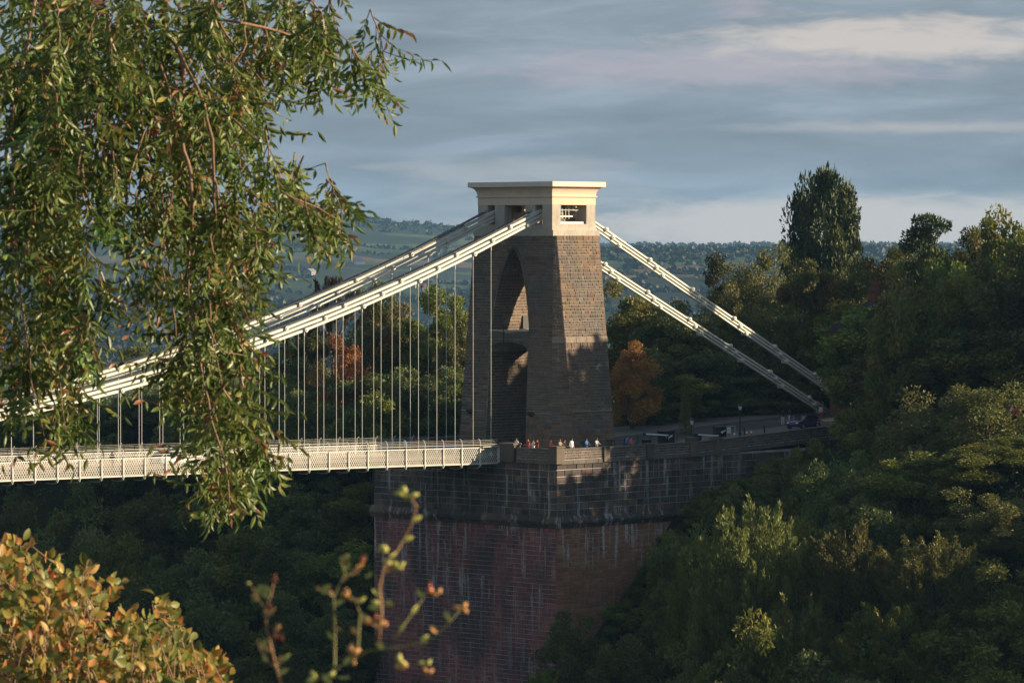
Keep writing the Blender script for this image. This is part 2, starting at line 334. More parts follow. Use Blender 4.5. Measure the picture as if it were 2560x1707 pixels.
# far valley and hills, polar sheet round the camera's hill
def fbm2(x, y, seed=0):
    r_ = np.random.default_rng(seed); s = np.zeros_like(x); amp = 1.0; fr = 1.0
    for o_ in range(5):
        for j in range(3):
            th = r_.uniform(0, math.pi); ph = r_.uniform(0, 6.28); s = s + amp * np.sin((x * math.cos(th) + y * math.sin(th)) * fr + ph) / 3
        amp *= 0.5; fr *= 2.03
    return s
RIDGE_U = np.array([-4000, -600, 0, 300, 640, 870, 930, 1060, 1180, 1330, 1480, 1700, 2000, 2500, 4500.]); RIDGE_V = np.array([590, 590, 578, 562, 540, 541, 551, 561, 576, 592, 612, 614, 612, 612, 612.])
def hill_z(r, u):
    """height by distance from the viewpoint and bearing (bearing given as photo column)"""
    rv = np.interp(u, RIDGE_U, RIDGE_V)
    left = 1 - sstep(1250, 1500, u)
    rr = 6900 * left + 8200 * (1 - left)
    top = 20.5 + (HZ - rv) / F * rr
    floor = -64 + 0 * r
    z = floor + (top - floor) * (sstep(3000, 1.0, r) * 0 + np.power(np.clip((r - 3300) / (rr - 3300), 0, 1), 1.25)) 
    mid = (1 - left) * 62 * np.exp(-((r - 4600) / 900.) ** 2)      # nearer wooded ridge on the right
    z = z + mid * np.clip(1 - (r > rr), 0, 1)
    z = np.where(r > rr, top - (r - rr) * 0.02, z)
    x = r * np.sin(u / F); y = r
    z = z + fbm2(x / 700., y / 700., 3) * 7 * sstep(3000, 4200, r) * np.where(np.abs(r - rr) < 500, 0.25, 1)
    return z
rs = np.concatenate([np.linspace(420, 1500, 14), np.linspace(1600, 8700, 190)])
us = np.concatenate([np.linspace(-30000, -900, 60), np.linspace(-850, 3400, 160), np.linspace(3500, 30000, 60)])
def bearing(u): t = (np.asarray(u, float) - 1280) / F; return t
RR, UU = np.meshgrid(rs, us, indexing='ij')
def polar(r, u):
    t = bearing(u); d0 = np.cos(t); s0 = np.sin(t)
    return CAM[0] + r * (A0[0] * d0 + RT[0] * s0), CAM[1] + r * (A0[1] * d0 + RT[1] * s0)
PXX, PYY = polar(RR, UU); PZ = hill_z(RR, UU); PZ = np.where(RR < 1600, np.minimum(PZ, -64 - (1600 - RR) * 0.04), PZ)
q = MT('field_patchwork')
gp = N(q.t, 'ShaderNodeNewGeometry').outputs['Position']; mp = N(q.t, 'ShaderNodeMapping'); mp.inputs['Scale'].default_value = (1 / 260., 1 / 190., 0.0); mp.inputs['Rotation'].default_value = (0, 0, 0.5); q.t.links.new(gp, mp.inputs[0])
vo = N(q.t, 'ShaderNodeTexVoronoi'); vo.inputs['Scale'].default_value = 1.0; q.t.links.new(mp.outputs[0], vo.inputs['Vector']); vs = N(q.t, 'ShaderNodeSeparateColor'); q.t.links.new(vo.outputs['Color'], vs.inputs[0])
c = q.ramp(vs.outputs[0], [(0.0, (0.055, 0.085, 0.028)), (0.3, (0.085, 0.125, 0.038)), (0.45, (0.03, 0.042, 0.018)), (0.62, (0.10, 0.135, 0.045)), (0.78, (0.16, 0.105, 0.06)), (0.88, (0.035, 0.045, 0.02))], 'CONSTANT')
n1 = q.noise(0.0022, 5, 0.6); c = q.mix(0.15, c, (0.02, 0.025, 0.015)); c = q.mix(q.ramp(n1, [(0.49, (0,) * 3), (0.53, (1,) * 3)]), c, (0.018, 0.026, 0.014)); n2 = q.noise(0.03, 4); c = q.mix(q.ramp(n2, [(0.35, (0.45,) * 3), (0.6, (0,) * 3)]), c, (0.02, 0.026, 0.014))
M['fields'] = q.done(c, 0.95, 0.1)
hl = link('hills', grid_mesh('hills', PXX, PYY, PZ), M['fields']); tag(hl, 'far valley and hills patched with fields and woods', None, None, 'structure')

# ---------------------------------------------------------------- block masonry helpers
def block_quad(mb, p00, p10, p11, p01, n, depth, rnd, bev=0.012, joint=0.018):
    """one dressed stone over a wall patch: bevelled face standing 'depth' proud"""
    P = [np.array(p, float) for p in (p00, p10, p11, p01)]; c_ = sum(P) / 4
    L = max(np.linalg.norm(P[1] - P[0]), 1e-3); H = max(np.linalg.norm(P[3] - P[0]), 1e-3)
    e1 = (P[1] - P[0]) / L; e2 = (P[3] - P[0]) / H
    sg = [(1, 1), (-1, 1), (-1, -1), (1, -1)]
    B = [p + e1 * a_ * min(joint, L * .2) + e2 * b_ * min(joint, H * .2) - n * 0.02 for p, (a_, b_) in zip(P, sg)]
    S = [b + n * (0.02 + depth - bev) for b in B]
    T = [s + e1 * a_ * min(bev, L * .2) + e2 * b_ * min(bev, H * .2) + n * bev for s, (a_, b_) in zip(S, sg)]
    mb.add(B[:0] + S + T + B, [(4, 5, 6, 7), (0, 1, 5, 4), (1, 2, 6, 5), (2, 3, 7, 6), (3, 0, 4, 7), (8, 9, 1, 0), (9, 10, 2, 1), (10, 11, 3, 2), (11, 8, 0, 3)], rnd)
def courses(z0, z1, h, jit=0.0):
    zs = [z0]
    while zs[-1] < z1 - h * 0.6: zs.append(min(z1, zs[-1] + h * (1 + jit * random.uniform(-1, 1))))
    zs[-1] = z1; return list(zip(zs[:-1], zs[1:]))
def splits(a_, b_, wmin, wmax):
    s_ = [a_]
    if b_ - a_ < wmin: return [(a_, b_)]
    while b_ - s_[-1] > wmax * 1.3: s_.append(s_[-1] + random.uniform(wmin, wmax))
    if b_ - s_[-1] > wmax: s_.append((s_[-1] + b_) / 2)
    s_.append(b_); return list(zip(s_[:-1], s_[1:]))

# ---------------------------------------------------------------- the tower
CX = -0.40; ZB, ZT = 0.10, 21.2
def lerp(a_, b_, t): return a_ + (b_ - a_) * t
def tz(z): return (z - 0.9) / (21.2 - 0.9)
def hx(z): return lerp(4.43, 3.24, tz(z))
def hy(z): return lerp(7.85, 5.60, tz(z))
def ch(z): return lerp(1.55, 0.25, tz(z))
AP = np.array([[0, 2.65], [0.15, 2.49], [0.31, 2.27], [0.45, 2.03], [0.6, 1.72], [0.72, 1.40], [0.82, 1.06], [0.9, 0.72], [0.96, 0.40], [1.0, 0.0]])
def arch_w(z):
    if z < 10.0: return lerp(2.80, 2.60, (z - 0.1) / 9.9)
    if z <= 10.85: return 2.60 * math.sqrt(max(0, 1 - ((z - 10.0) / 0.85) ** 2)) if z < 10.85 else 0.0
    if z < 12.0: return 0.0
    if z <= 20.05: return float(np.interp((z - 12.0) / 8.05, AP[:, 0], AP[:, 1]))
    return 0.0
tower = empty('bridge_tower', (0, 0, 0)); tag(tower, 'tall tapering stone bridge tower with pointed arch and pale cornice', 'tower')
# core with the two tunnels
zl = sorted(set([0.10, 10.0, 12.0, 20.05, 21.2] + list(np.linspace(0.1, 10, 8)) + [10.0 + 0.85 * math.sin(t) for t in np.linspace(0, math.pi / 2, 9)] + list(np.linspace(12, 18.5, 16)) + list(np.linspace(18.5, 20.05, 9)) + [20.6]))
lev = []
for z in zl:
    if abs(z - 12.0) < 1e-6: lev.append((z, 0.0))
    lev.append((z, arch_w(z)))
V = []; Fq = []
for sgn in (1, -1):
    b0 = len(V)
    for (z, w) in lev:
        X_, Y_, c_ = hx(z), hy(z), ch(z); e = 0.05
        ring = [(-X_ + e, w), (-X_ + e, Y_ - c_), (-X_ + c_ + e * .7, Y_ - e), (X_ - c_ - e * .7, Y_ - e), (X_ - e, Y_ - c_), (X_ - e, w)]
        V += [(CX + a_, sgn * b_, z) for a_, b_ in ring]
    for i in range(len(lev) - 1):
        for j in range(6):
            if j == 5 and lev[i][1] == 0 and lev[i + 1][1] == 0: continue
            k_ = (j + 1) % 6; Fq.append((b0 + i * 6 + j, b0 + i * 6 + k_, b0 + (i + 1) * 6 + k_, b0 + (i + 1) * 6 + j))
me = bpy.data.meshes.new('tower_core'); me.from_pydata(V, [], Fq); bm = bmesh.new(); bm.from_mesh(me); bmesh.ops.remove_doubles(bm, verts=bm.verts, dist=1e-5); bmesh.ops.dissolve_degenerate(bm, dist=1e-5, edges=bm.edges); bmesh.ops.recalc_face_normals(bm, faces=bm.faces); bm.to_mesh(me); bm.free()
link('tower_core', me, M['mortar'], tower)
def nrm(v): v = np.array(v, float); return v / np.linalg.norm(v)
def S_front(s): return lambda y, z: np.array([CX + s * hx(z), y, z])
def S_side(s): return lambda x, z: np.array([x, s * hy(z), z])
def S_ch(sx, sy):
    def f(t, z):
        a_ = np.array([CX + sx * hx(z), sy * (hy(z) - ch(z)), z]); b_ = np.array([CX + sx * (hx(z) - ch(z)), sy * hy(z), z]); return a_ + (b_ - a_) * t
    return f
rub = MB(); big_blocks = []
def lay(S, lo, hi, n, z0, z1, h, wmin, wmax, d0=0.035, dj=0.035, base=False, jit=0.32):
    for (a_, b_) in courses(z0, z1, h, jit):
        L0, H0, L1, H1 = lo(a_), hi(a_), lo(b_), hi(b_)
        if H0 - L0 < 0.05 or H1 - L1 < 0.02: continue
        for (s0, s1) in splits(0.0, 1.0, wmin / max(H0 - L0, .1), wmax / max(H0 - L0, .1)):
            pts = [S(lerp(L0, H0, s0), a_), S(lerp(L0, H0, s1), a_), S(lerp(L1, H1, s1), b_), S(lerp(L1, H1, s0), b_)]
            mb = MB() if base else rub
            block_quad(mb, *pts, n, d0 + random.uniform(0, dj) - 0.05, random.random(), 0.014, 0.022)
            if base: big_blocks.append(mb)
BZ = 3.0
zero = lambda z: 0.0
for s in (-1, 1):
    nf = nrm((s, 0, 0.058))
    for sy in (-1, 1):
        lo = (lambda z: arch_w(z)) if sy > 0 else (lambda z: -(hy(z) - ch(z)))
        hi = (lambda z: hy(z) - ch(z)) if sy > 0 else (lambda z: -arch_w(z))
        lay(S_front(s), lo, hi, nf, BZ, 10.0, 0.29, 0.26, 1.0)
        lay(S_front(s), lo, hi, nf, 10.0, 10.85, 0.17, 0.35, 0.85, jit=0)
        lay(S_front(s), lo, hi, nf, 10.85, 12.0, 0.29, 0.35, 0.85, jit=0)
        lay(S_front(s), lo, hi, nf, 12.0, 19.2, 0.29, 0.26, 1.0)
        lay(S_front(s), lo, hi, nf, 19.2, 20.05, 0.17, 0.3, 0.7, jit=0)
        lay(S_front(s), lo, hi, nf, 20.05, 21.2, 0.29, 0.35, 0.85, jit=0)
        lay(S_front(s), lo, hi, nf, ZB, BZ, 0.5, 0.8, 1.4, base=(s < 0), jit=0.1)
        # chamfered corners
        lay(S_ch(s, sy), zero, lambda z: 1.0, nrm((s, sy, 0.09)), BZ, 10.85, 0.30, 0.3, 0.6); lay(S_ch(s, sy), zero, lambda z: 1.0, nrm((s, sy, 0.09)), 11.45, 21.2, 0.30, 0.3, 0.6)
        lay(S_ch(s, sy), zero, lambda z: 1.0, nrm((s, sy, 0.09)), ZB, BZ, 0.5, 0.5, 0.9, base=(s < 0), jit=0.1)
    sx_lo = lambda z: CX - (hx(z) - ch(z)); sx_hi = lambda z: CX + (hx(z) - ch(z)); ns = nrm((0, s, 0.11))
    lay(S_side(s), sx_lo, sx_hi, ns, BZ, 10.85, 0.29, 0.26, 1.0); lay(S_side(s), sx_lo, sx_hi, ns, 11.45, 21.2, 0.29, 0.26, 1.0)
    lay(S_side(s), sx_lo, sx_hi, ns, ZB, BZ, 0.5, 0.8, 1.4, base=(s < 0), jit=0.1)
    # tunnel walls
    Sj = lambda x, z, s=s: np.array([x, s * arch_w(z), z])
    for (z0, z1, h) in ((0.1, 9.9, 0.3), (12.0, 17.5, 0.3), (17.5, 19.9, 0.2)):
        lay(Sj, lambda z: CX - hx(z) + 0.12, lambda z: CX + hx(z) - 0.12, nrm((0, -s, -0.15)), z0 + .02, z1, h, 0.4, 0.9, jit=0.1, d0=0.06)
ro = rub.build('masonry', M['rubble'], tower); tag(ro, None, None, None, 'stuff')
for mb in big_blocks: mb.build('stone_block', M['rubble'], tower)
# pale string course on the corners and sides
for s in (-1, 1):
    for sy in (-1, 1):
        mb = MB(); S = S_ch(s, sy); block_quad(mb, S(-0.03, 10.85), S(1.03, 10.85), S(1.03, 11.45), S(-0.03, 11.45), nrm((s, sy, 0.09)), 0.07, 0.3); mb.build('string_course', M['band_stone'], tower)
    S = S_side(s); w = hx(11) - ch(11)
    for k_ in range(4):
        mb = MB(); a_ = CX - w + 2 * w * k_ / 4; b_ = CX - w + 2 * w * (k_ + 1) / 4
        block_quad(mb, S(a_, 10.85), S(b_, 10.85), S(b_, 11.45), S(a_, 11.45), nrm((0, s, 0.11)), 0.07, 0.3); mb.build('string_course', M['band_stone'], tower)
# arch rings and sill mouldings on the span face
def ring(zs, name, proud, wid):
    for s in (-1, 1):
        for sy in (-1, 1):
            for a_, b_ in zip(zs[:-1], zs[1:]):
                mb = MB(); S = S_front(s); y0, y1 = arch_w(a_), arch_w(b_); t = nrm((0, (y1 - y0) * sy, b_ - a_)); o_ = np.array([0, abs(t[2]) * sy, (-t[1]) * sy if False else abs(t[1])]) * wid
                p0 = S(y0 * sy, a_); p1 = S(y1 * sy, b_); block_quad(mb, p0, p0 + o_, p1 + o_, p1, nrm((s, 0, 0.058)), proud, 0.5); mb.build(name, M['rubble'], tower)
ring([12.0, 12.8, 13.6, 14.4, 15.2, 16.0, 16.8, 17.5, 18.1, 18.6, 19.05, 19.45, 19.8, 20.05], 'voussoir', 0.03, 0.34)
ring([10.0 + 0.85 * math.sin(t) for t in np.linspace(0, math.pi / 2, 8)], 'voussoir', 0.05, 0.30)
mb = MB(); mb.box(CX - hx(11.9) - 0.06, CX - hx(11.9) + 0.5, -2.72, 2.72, 11.9, 12.06); mb.build('sill', M['limestone'], tower)
mb = MB(); mb.box(CX - hx(11.4) - 0.05, CX - hx(11.4) + 0.2, -2.66, 2.66, 11.42, 11.56); mb.build('moulding', M['coping'], tower)
mb = MB(); mb.bar((CX - hx(11) - 0.1, 0.7, 10.7), (CX - hx(11) + 0.02, 0.7, 12.5), 0.07, 0.07, (1, 0, 0)); mb.build('drain_pipe', M['iron'], tower)
mb = MB(); mb.box(0.15, 0.95, 2.36, 2.62, 12.06, 13.35); mb.build('doorway', M['iron'], tower)
for yy in (-3.4, 4.9):
    mb = MB(); mb.box(CX - hx(4.1) - 0.16, CX - hx(4.1) + 0.02, yy - 0.45, yy + 0.45, 3.95, 4.2); mb.prism([(CX - hx(4) - 0.2, 3.9), (CX - hx(4) + 0.05, 3.9), (CX - hx(4) + 0.05, 3.7)], 'y', yy - 0.2, yy + 0.2); mb.build('floodlight', M['iron'], tower)
mb = MB(); mb.bar((CX - hx(4.2) - 0.05, -6.2, 4.12), (CX - hx(4.2) - 0.05, -2.9, 4.12), 0.03, 0.03); mb.bar((CX - hx(4.2) - 0.05, 2.9, 4.12), (CX - hx(4.2) - 0.05, 6.2, 4.12), 0.03, 0.03); mb.build('cable', M['lattice'], tower)
mb = MB(); mb.bar((CX - 2.8, -hy(4.3) - 0.06, 4.3), (CX + 2.75, -hy(4.3) - 0.06, 4.3), 0.03, 0.03); mb.build('cable', M['lattice'], tower)
# attic
AXH, AYH = 3.02, 5.05
def zf(v): return float(on_x(1381, v, CX - AXH)[2])
z589, z575, z560, z512, z4925, z489, z467, z454 = [zf(v) for v in (589, 575, 560, 512, 492.5, 489, 467, 453.7)]
X0, X1 = CX - AXH, CX + AXH
mb = MB(); mb.box(X0 - 0.25, X1 + 0.25, -AYH - 0.36, AYH + 0.36, z589 - 0.03, z575); mb.build('lower_course', M['limestone'], tower)
mb = MB(); mb.box(X0 - 0.04, X1 + 0.04, -AYH - 0.04, AYH + 0.04, z575 + 0.002, z560); mb.build('sill_course', M['limestone'], tower)
OX0, OX1 = X0 + 1.13, X1 - 1.25
for sy in (-1, 1):
    for (a_, b_) in ((X0, OX0), (OX1, X1)):
        mb = MB(); y0, y1 = sorted((sy * 3.74, sy * AYH)); mb.box(a_, b_, y0, y1, z560 + 0.002, z512); mb.build('corner_pier', M['limestone'], tower)
    for (a_, b_) in ((X0 + 0.01, X0 + 1.0), (X1 - 1.0, X1 - 0.01)):
        mb = MB(); y0, y1 = sorted((sy * 1.42, sy * 2.75)); mb.box(a_, b_, y0, y1, z560 + 0.002, z512); mb.build('pier', M['limestone'], tower)
    # saddle and rollers carrying the chains
    mb = MB(); mb.box(-2.0, 1.3, sy * 3.05 - 0.55, sy * 3.05 + 0.55, z560 + 0.01, z560 + 0.42); mb.prism([(-2.2, z560 + 0.42), (1.5, z560 + 0.42), (0.6, z560 + 1.15), (-1.2, z560 + 1.15)], 'y', sy * 3.05 - 0.42, sy * 3.05 + 0.42)
    for k_ in range(5): mb.tube([(-1.6 + k_ * 0.65, sy * 3.05 - 0.6, z560 + 0.42), (-1.6 + k_ * 0.65, sy * 3.05 + 0.6, z560 + 0.42)], 0.12, 8)
    mb.build('saddle', M['girder'], tower)
mb = MB(); mb.box(OX0, OX1, 4.3, 5.0, z560 + 0.003, z512 - 0.003); mb.build('back_panel', M['limestone'], tower)
mb = MB()
for k_ in range(4): mb.bar((OX0 + 0.4 + 0.45 * k_, -4.5, z560 + 0.5), (OX0 + 0.4 + 0.45 * k_, -4.5, z560 + 1.5), 0.05, 0.05, (0, 1, 0))
mb.bar((OX0 + 0.1, -4.5, z560 + 1.35), (OX1 - 0.6, -4.5, z560 + 1.35), 0.05, 0.05); mb.bar((OX0 + 0.1, -4.5, z560 + 0.75), (OX1 - 1.4, -4.5, z560 + 0.75), 0.1, 0.14); mb.bar((OX0 + 0.05, -4.7, z560 + 0.12), (OX1 - 0.2, -4.7, z560 + 0.12), 0.3, 0.22); mb.build('maintenance_rail', M['paint'], tower)
mb = MB(); mb.box(X0 - 0.02, X1 + 0.02, -AYH - 0.02, AYH + 0.02, z512, z4925); mb.build('frieze', M['cornice'], tower)
mb = MB(); mb.box(X0 - 0.14, X1 + 0.14, -AYH - 0.14, AYH + 0.14, z4925 + 0.001, z489); mb.build('fillet', M['cornice'], tower)
mb = MB(); rings_ = []
for k_ in range(9):
    t = k_ / 8 * math.pi / 2; e = 0.05 + 0.58 * (1 - math.cos(t)); zz = z489 + (z467 - z489) * math.sin(t); rings_.append((e, zz))
vs = []; fs = []
for (e, zz) in rings_: vs += [(X0 - e, -AYH - e, zz), (X1 + e, -AYH - e, zz), (X1 + e, AYH + e, zz), (X0 - e, AYH + e, zz)]
for k_ in range(8):
    for j in range(4): fs.append((k_ * 4 + j, k_ * 4 + (j + 1) % 4, k_ * 4 + 4 + (j + 1) % 4, k_ * 4 + 4 + j))
fs += [(0, 1, 2, 3), (32, 33, 34, 35)]; mb.add(vs, fs); mb.build('cavetto', M['cornice'], tower)
mb = MB(); e = 0.74; mb.box(X0 - e, X1 + e, -AYH - e, AYH + e, z467 + 0.002, z454); o_ = mb.build('cornice_slab', M['slab'], tower)
bv = o_.modifiers.new('edge', 'BEVEL'); bv.width = 0.05; bv.segments = 2

# ---------------------------------------------------------------- abutment
XA, YA = -10.5, 12.45
abut = empty('abutment', (0, 0, 0)); tag(abut, 'massive red sandstone and black stained abutment under the tower', 'abutment')
mb = MB(); mb.box(XA + 0.05, 32, -YA + 0.05, YA - 0.05, -45, -0.06); mb.build('abutment_core', M['dark_mortar'], abut)
Sx = lambda y, z: np.array([XA, y, z]); Sy = lambda x, z: np.array([x, -YA, z]); Sy2 = lambda x, z: np.array([x, YA, z])
zled0, zled1 = -6.35, -5.25
singles = []; upper = MB(); lower = MB(); lower_side = MB()
def lay_ab(S, lo, hi, n, z0, z1, h, wmin, wmax, mb_all, key):
    for ci, (a_, b_) in enumerate(courses(z0, z1, h, 0.05)):
        for (s0, s1) in splits(lo, hi, wmin, wmax):
            d = 0.03 + random.uniform(0, 0.035); pts = [S(s0, a_), S(s1, a_), S(s1, b_), S(s0, b_)]
            if key and len(singles) < 300:
                mb = MB(); block_quad(mb, *pts, n, d - 0.03, random.random(), 0.018, 0.030); singles.append((mb, key))
            else: block_quad(mb_all, *pts, n, d - 0.03, random.random(), 0.018, 0.030)
nX = np.array([-1.0, 0, 0]); nY = np.array([0, -1.0, 0])
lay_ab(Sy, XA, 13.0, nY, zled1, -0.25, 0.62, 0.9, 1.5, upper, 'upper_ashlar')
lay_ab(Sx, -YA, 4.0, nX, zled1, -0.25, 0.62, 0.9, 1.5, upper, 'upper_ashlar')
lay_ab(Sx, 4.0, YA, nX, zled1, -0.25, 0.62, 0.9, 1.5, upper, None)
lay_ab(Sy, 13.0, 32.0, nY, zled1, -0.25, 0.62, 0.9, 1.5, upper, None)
lay_ab(Sy, XA, 4.0, nY, -9.6, zled0, 0.44, 0.7, 1.2, lower_side, 'sun_tinted_ashlar')
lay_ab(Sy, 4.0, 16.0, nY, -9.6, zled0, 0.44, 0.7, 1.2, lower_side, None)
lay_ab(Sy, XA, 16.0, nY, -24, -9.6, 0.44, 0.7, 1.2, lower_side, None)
lay_ab(Sx, -YA, YA, nX, -24, zled0, 0.44, 0.7, 1.2, lower, None)
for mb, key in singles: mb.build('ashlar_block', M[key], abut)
tag(upper.build('upper_ashlar', M['upper_ashlar'], abut), None, None, None, 'stuff'); tag(lower.build('red_ashlar', M['red_ashlar'], abut), None, None, None, 'stuff'); tag(lower_side.build('sun_tinted_ashlar', M['sun_tinted_ashlar'], abut), None, None, None, 'stuff')
# moulded ledge between the two stages, in lengths
prof = [(0.0, zled0 - 0.02), (0.10, zled0), (0.22, zled0 + 0.28), (0.34, zled0 + 0.42), (0.36, zled0 + 0.62), (0.26, zled0 + 0.70), (0.06, zled1 + 0.02), (0.0, zled1 + 0.04)]
for (a_, b_) in splits(-YA - 0.36, YA + 0.36, 1.6, 2.4):
    mb = MB(); g = random.uniform(-0.012, 0.012); mb.prism([(XA - p - g, z) for p, z in prof] + [(XA + 0.2, zled1), (XA + 0.2, zled0)], 'y', a_ + 0.012, b_ - 0.012, random.random()); mb.build('ledge_stone', M['upper_ashlar'], abut)
for (a_, b_) in splits(XA + 0.05, 16.0, 1.6, 2.4):
    mb = MB(); g = random.uniform(-0.012, 0.012); mb.prism([(-YA - p - g, z) for p, z in prof] + [(-YA + 0.2, zled1), (-YA + 0.2, zled0)], 'x', a_ + 0.012, b_ - 0.012, random.random()); mb.build('ledge_stone', M['upper_ashlar'], abut)
# plinth band, parapet walls, piers and copings on top
par = empty('parapet', (0, 0, 0)); tag(par, 'low stone parapet wall with square piers round the abutment top', 'parapet')
def wall_run(S, n, along, lo, hi, ztop, z0f):
    for (a_, b_) in splits(lo, hi, 1.4, 2.2):
        mb = MB(); zz = float(z0f((a_ + b_) / 2))
        block_quad(mb, S(a_, zz - 0.35), S(b_, zz - 0.35), S(b_, zz + 0.08), S(a_, zz + 0.08), n, 0.14, random.random(), 0.02, 0.008); mb.build('plinth_stone', M['coping'], par)
    nseg = max(1, int((hi - lo) / 6))
    for k_ in range(nseg):
        a_ = lo + (hi - lo) * k_ / nseg; b_ = lo + (hi - lo) * (k_ + 1) / nseg; za, zb = float(z0f(a_)), float(z0f(b_)); mb = MB()
        i0 = S(a_, za) + n * 0.06; i1 = S(b_, zb) + n * 0.06; j0 = i0 - n * 0.42; j1 = i1 - n * 0.42; U = np.array([0, 0, ztop])
        mb.add([i0, i1, i1 + U, i0 + U, j0, j1, j1 + U, j0 + U], [(0, 1, 2, 3), (5, 4, 7, 6), (3, 2, 6, 7), (1, 0, 4, 5), (0, 3, 7, 4), (2, 1, 5, 6)]); mb.build('parapet_core', M['dark_mortar'], par)
    for (za, zb) in courses(0.10, ztop, 0.24):
        for (a_, b_) in splits(lo, hi, 0.5, 0.9):
            block_quad(par_st, S(a_, z0f(a_) + za) + n * 0.06, S(b_, z0f(b_) + za) + n * 0.06, S(b_, z0f(b_) + zb) + n * 0.06, S(a_, z0f(a_) + zb) + n * 0.06, n, 0.02 + random.uniform(0, 0.02), random.random(), 0.01, 0.012)
    for (a_, b_) in splits(lo, hi, 1.4, 2.2):
        mb = MB(); z_ = z0f; p0 = S(a_ + 0.006, z_(a_) + ztop); p1 = S(b_ - 0.006, z_(b_) + ztop)
        A_ = [p0 + n * 0.14, p1 + n * 0.14, p1 - n * 0.44, p0 - n * 0.44]; h_ = np.array([0, 0, 0.16]); mb.add([q_ + np.array([0, 0, .002]) for q_ in A_] + [q_ + h_ for q_ in A_], [(3, 2, 1, 0), (4, 5, 6, 7), (0, 1, 5, 4), (1, 2, 6, 5), (2, 3, 7, 6), (3, 0, 4, 7)], random.random()); mb.build('coping_stone', M['coping'], par)
def pier(x, y, w, d, top, z0=-0.25):
    mb = MB(); mb.box(x - w / 2, x + w / 2, y - d / 2, y + d / 2, z0, top - 0.16, random.random()); mb.box(x - w / 2 - 0.07, x + w / 2 + 0.07, y - d / 2 - 0.07, y + d / 2 + 0.07, top - 0.158, top - 0.04, random.random())
    mb.box(x - w / 2 - 0.02, x + w / 2 + 0.02, y - d / 2 - 0.02, y + d / 2 + 0.02, top - 0.038, top, random.random()); mb.build('pier', M['parapet'], par)
par_st = MB(); zf0 = lambda s_: 0.0
def uy(u): return float(on_y(u, 1110, -YA)[0])
def yx(u): return float(on_x(u, 1110, XA)[1])
PH = 0.98
wall_run(Sx, nX, 'y', -YA, yx(1292), PH, zf0); wall_run(Sx, nX, 'y', 5.4, YA, PH, zf0)
rz_side = lambda s_: 0.045 * max(0.0, s_ - uy(1738))
wall_run(Sy, nY, 'x', XA, uy(1738), PH, zf0); wall_run(Sy, nY, 'x', uy(1738), 32.0, PH, rz_side)
wall_run(lambda x, z: np.array([x, YA - 0.1, z]), np.array([0, -1.0, 0]), 'x', XA, 3.0, PH, zf0)
pier(XA + 0.15, -YA + 0.15, 1.05, 1.05, 1.42); pier(XA + 0.15, (yx(1256) + yx(1290)) / 2, 1.0, abs(yx(1256) - yx(1290)), 1.52); pier(XA + 0.15, 5.2, 1.0, 1.2, 1.42); pier(XA + 0.15, YA - 0.1, 1.0, 1.0, 1.42)
for u0, u1, t_ in ((1506, 1520, 1.22), (1614, 1630, 1.24), (1722, 1740, 1.62), (1784, 1800, 1.30)):
    a_, b_ = uy(u0), uy(u1); pier((a_ + b_) / 2, -YA + 0.1, b_ - a_, 0.75, t_ + rz_side((a_ + b_) / 2))
tag(par_st.build('parapet_stones', M['parapet'], par), None, None, None, 'stuff')
# road and pavements
def strip(name, y0, y1, x0, x1, dz, mat):
    xs_ = np.linspace(x0, x1, 40); V_ = []
    for x in xs_: V_ += [(x, y0, float(road_z(x)) + dz), (x, y1, float(road_z(x)) + dz)]
    o = link(name, np_mesh(name, V_, [(2 * i, 2 * i + 2, 2 * i + 3, 2 * i + 1) for i in range(39)]), mat); return tag(o, None, None, None, 'structure')
strip('road', -4.2, 4.2, XA, 110, 0.0, M['asphalt'])
for y0, y1 in ((-12.1, -4.2), (4.2, 12.1)):
    strip('pavement', y0, y1, XA, 90, 0.12, M['pavement'])
    o = MB(); yk = y0 if abs(y0) < 5 else y1
    for (a_, b_) in splits(XA, 60, 2.0, 2.6): o.add([(a_, yk - .01, road_z(a_) - .1), (b_ - .015, yk - .01, road_z(b_) - .1), (b_ - .015, yk + .13, road_z(b_) - .1), (a_, yk + .13, road_z(a_) - .1), (a_, yk - .01, road_z(a_) + .124), (b_ - .015, yk - .01, road_z(b_) + .124), (b_ - .015, yk + .13, road_z(b_) + .124), (a_, yk + .13, road_z(a_) + .124)], [(3, 2, 1, 0), (4, 5, 6, 7), (0, 1, 5, 4), (1, 2, 6, 5), (2, 3, 7, 6), (3, 0, 4, 7)])
    tag(o.build('kerb', M['coping']), None, None, None, 'structure')
